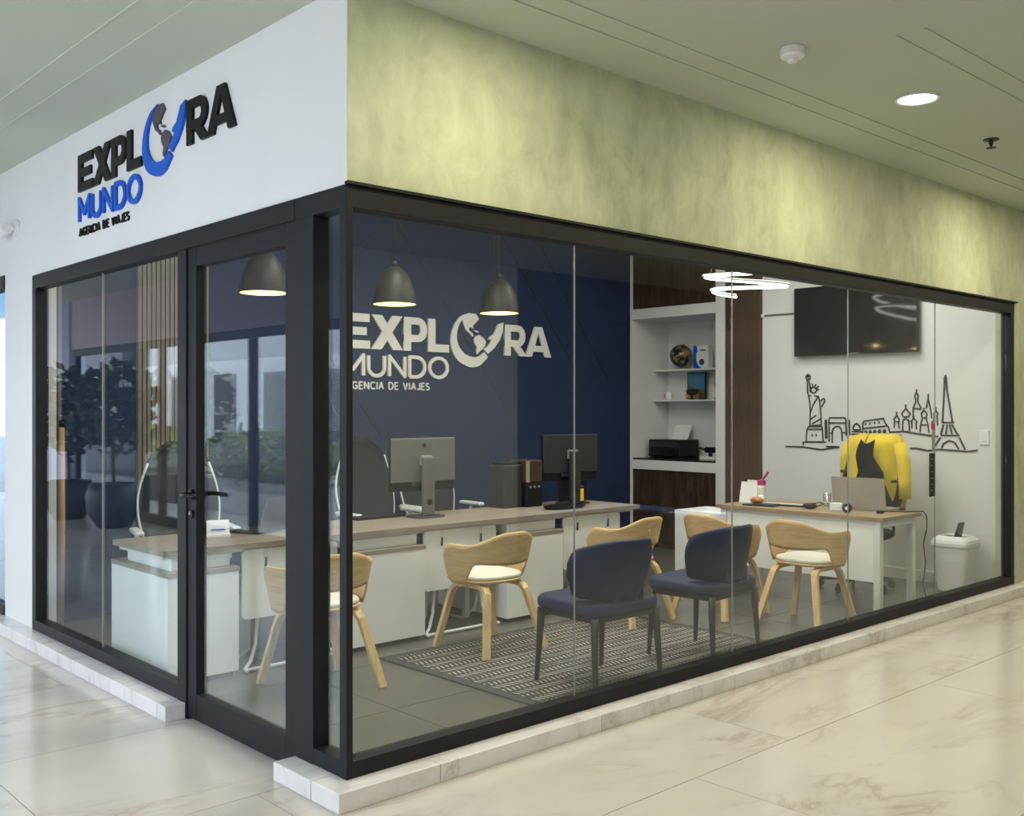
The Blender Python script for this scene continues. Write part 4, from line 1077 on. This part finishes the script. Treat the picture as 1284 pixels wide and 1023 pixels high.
o = MB().tube([(-.13,-.045,1.29),(-.09,.0,1.325),(0,.012,1.33),(.06,0,1.325),(.08,-.045,1.29)], .014, 8).build('collar', M['yellow'], jk, smooth=True)
MB().tube([(.25,-.02,1.255),(.295,-.03,1.10),(.315,-.045,.93),(.325,-.06,.78)], [.055,.062,.056,.050], 14).build('sleeve', M['yellow'], jk, smooth=True)
MB().tube([(-.25,-.02,1.245),(-.295,.0,1.10),(-.305,.01,.93),(-.30,.01,.80)], [.055,.056,.052,.048], 14).build('sleeve', M['yellow'], jk, smooth=True)
for x_, z_ in ((-.27,1.0),(.235,.93)): MB().cone((x_,-.125,z_),(x_,-.06,z_),.014,.014,10).build('button', M['mid_grey'], jk)
dr = thing('dress', 'black dress hung between the open fronts of the yellow jacket', 'dress', (JX+.30, JY, 0), -90); dr.scale = (.9, 1, .955)
L_ = [(-.115,1.29),(-.145,1.225),(-.165,1.147),(-.15,1.08),(-.135,1.015),(-.15,.965),(-.18,.917),(-.19,.81),(-.19,.66)]
R_ = [(.022,1.295),(.012,1.225),(.008,1.147),(.055,1.08),(.11,1.015),(.122,.965),(.128,.917),(.18,.81),(.28,.66)]
def dressf(u, v):
    k = v*8; i = min(7, int(k)); q = k-i
    l = [L_[i][j]*(1-q)+L_[i+1][j]*q for j in (0,1)]; r = [R_[i][j]*(1-q)+R_[i+1][j]*q for j in (0,1)]
    z = l[1]*(1-u)+r[1]*u - (.035*math.sin(PI*u)*max(0,1-v*7))
    return (l[0]*(1-u)+r[0]*u + .085, -.185 - .03*math.sin(PI*u) + .008*math.sin(u*16+v*3)*v - .03*v, z)
o = MB().grid(dressf, 15, 21).build('gown', M['black_cloth'], dr, smooth=True, solid=.01); fix_normals(o)
MB().tube([tuple(Vector(dressf(u/14, .47)) + Vector((0,-.006,0))) for u in range(15)], .006, 6).build('waist_seam', M['black_cloth'], dr)

# laptop and clutter on the end desk
t = thing('laptop', 'silver laptop standing open in front of the yellow jacket', 'laptop', (4.90, .545, EZ), -86)
MB().box(-.205,.0,0,.205,.24,.016).build('keyboard_deck', M['silver'], t, bevel=.004)
MB().hexa([(-.205,-.004,.014),(.205,-.004,.014),(.205,.004,.014),(-.205,.004,.014)], [(-.205,-.040,.245),(.205,-.040,.245),(.205,-.032,.245),(-.205,-.032,.245)]).build('screen_lid', M['silver'], t)
t = thing('phone_charger', 'small white gadget with a lit face in front of the silver laptop', 'gadget', (4.70, .62, EZ), -70)
MB().box(-.045,-.012,0,.045,.012,.062).build('body', M['white_plastic'], t, bevel=.006); MB().box(-.034,-.0135,.012,.034,-.012,.052).build('display', M['facade_pale'], t)
t = thing('smart_watch', 'round black gadget beside the small white gadget', 'gadget', (4.66, .51, EZ), -70)
MB().cone((0,.02,.034),(0,-.02,.034),.033,.033,20).build('body', M['black'], t); MB().cone((0,-.02,.034),(0,-.0215,.034),.014,.014,14).build('face', M['paper'], t)
t = thing('mouse', 'black computer mouse on the end desk', 'mouse', (4.70, .84, EZ+.0105), 20)
MB().ball((0,0,.012), .05, 16, (.75,1.1,.45)).build('shell', M['black'], t, smooth=True); MB().box(-.004,-.05,.028,.004,-.02,.036).build('wheel', M['mid_grey'], t)
t = thing('document_tray', 'pile of papers on the end desk', 'papers', (4.86, 1.10, EZ), 8)
for k, (m, dx_) in enumerate((('black',0),('paper',.015),('paper',-.01),('desk_wood_y',.02))): MB().box(-.11+dx_,-.20,.008*k,.11+dx_,.16,.008*k+.007).build('sheet', M[m], t)
t = thing('notebook', 'black notebook under the orange snack packet', 'notebook', (4.66, 1.24, EZ), 12)
MB().box(-.07,-.13,0,.07,.13,.012).build('cover', M['black'], t, bevel=.002); MB().box(-.066,-.126,.003,.072,.126,.009).build('pages', M['paper'], t)
t = thing('snack_packet', 'crumpled orange packet on the end desk', 'packet', (4.66, 1.28, EZ+.012), 30)
o = MB().ball((0,0,.028), .05, 10, (.8,1.1,.55)).build('wrapper', M['orange'], t, smooth=False)
MB().ball((.03,-.03,.04), .03, 8).build('torn_edge', M['paper'], t)
t = thing('bottle', 'cream bottle with magenta spout cap on the end desk', 'bottle', (4.80, 1.33, EZ))
MB().lathe([(.034,0),(.036,.01),(.036,.13),(.03,.15),(.001,.15)], 20).build('body', M['cushion'], t, smooth=False)
c_ = MB().lathe([(.033,.15),(.033,.185),(.015,.195),(.001,.195)], 20).build('cap', M['pink'], t)
MB().tube([(0,.0,.19),(.0,-.03,.215),(.01,-.055,.255)], .010, 8).build('spout', M['pink'], c_)
t = thing('desk_calendar', 'blank white tent card on the end desk', 'card', (4.84, 1.46, EZ), -90)
MB().hexa([(-.085,-.04,0),(.085,-.04,0),(.085,-.036,0),(-.085,-.036,0)], [(-.085,-.002,.165),(.085,-.002,.165),(.085,.002,.165),(-.085,.002,.165)]).build('front_sheet', M['paper'], t)
MB().hexa([(-.085,.036,0),(.085,.036,0),(.085,.04,0),(-.085,.04,0)], [(-.085,-.002,.165),(.085,-.002,.165),(.085,.002,.165),(-.085,.002,.165)]).build('rear_sheet', M['paper'], t)
t = thing('photo_frame', 'small yellow framed photograph at the far end of the end desk', 'picture', (4.97, 1.53, EZ), -90)
MB().box(-.05,0,0,.05,.015,.17).build('frame', M['cushion'], t, bevel=.002); MB().box(-.03,-.002,.06,.03,0,.14).build('photo', pi_, t); MB().hexa([(-.02,.015,0),(.02,.015,0),(.02,.06,0),(-.02,.06,0)], [(-.02,.015,.12),(.02,.015,.12),(.02,.018,.12),(-.02,.018,.12)]).build('easel_leg', M['black'], t)
t = thing('cup', 'clear drinking glass behind the papers on the end desk', 'glass', (5.02, .88, EZ+0))
MB().lathe([(.026,.0),(.034,.10),(.031,.10),(.024,.006),(.001,.006)], 20).build('wall', M['clear_cup'], t, smooth=True); MB().lathe([(.001,.007),(.024,.007),(.027,.03),(.001,.03)], 18).build('drink', M['cushion'], t)
t = thing('power_cable', 'thin black cable hanging down from the corner of the end desk', 'cable', (5.0, .20, 0))
MB().tube([(-.20,.12,.745),(-.04,.02,.737),(.03,-.03,.738),(.085,-.058,.737),(.105,-.075,.70),(.11,-.075,.62),(.095,-.055,.5),(.12,-.06,.36),(.10,-.05,.2),(.14,-.06,.08),(.2,-.03,.006),(.45,.1,.006)], .005, 6).build('wire', M['black'], t, smooth=True)
MB().box(-.24,.10,.73,-.19,.14,.752).build('plug', M['black'], t, bevel=.004)

# waste bin
t = thing('waste_bin', 'white plastic swing-lid bin standing in the far right corner', 'bin', (6.13, .36, 0), 0)
def sq(r, z): return (r, z)
MB().lathe([(.105,0),(.115,.01),(.15,.36),(.156,.37),(.156,.385),(.145,.385),(.11,.02),(.001,.015)], 40, sy=1.0, p=5).build('body', M['white_plastic'], t, smooth=False)
MB().lathe([(.160,.375),(.160,.40),(.15,.425),(.11,.455),(.10,.44),(.14,.405),(.15,.385)], 40, p=5, cap=False).build('lid', M['white_plastic'], t)
o = MB().hexa([(-.07,-.02,.43),(.07,-.02,.43),(.07,-.006,.43),(-.07,-.006,.43)], [(-.05,-.055,.56),(.05,-.055,.56),(.05,-.04,.565),(-.05,-.04,.565)]).build('flap', M['black'], t, bevel=.012)
# wall switch plate seen at the right edge
t = thing('switch_plate', 'pale switch plate on the end wall near the window jamb', 'switch', (XE-.001, .24, 1.25), -90)
MB().box(-.04,-.010,-.06,.04,0,.06).build('plate', M['white_plastic'], t, bevel=.003); MB().box(-.018,-.014,-.03,.018,-.010,.03).build('rocker', M['white_plastic'], t, bevel=.002)
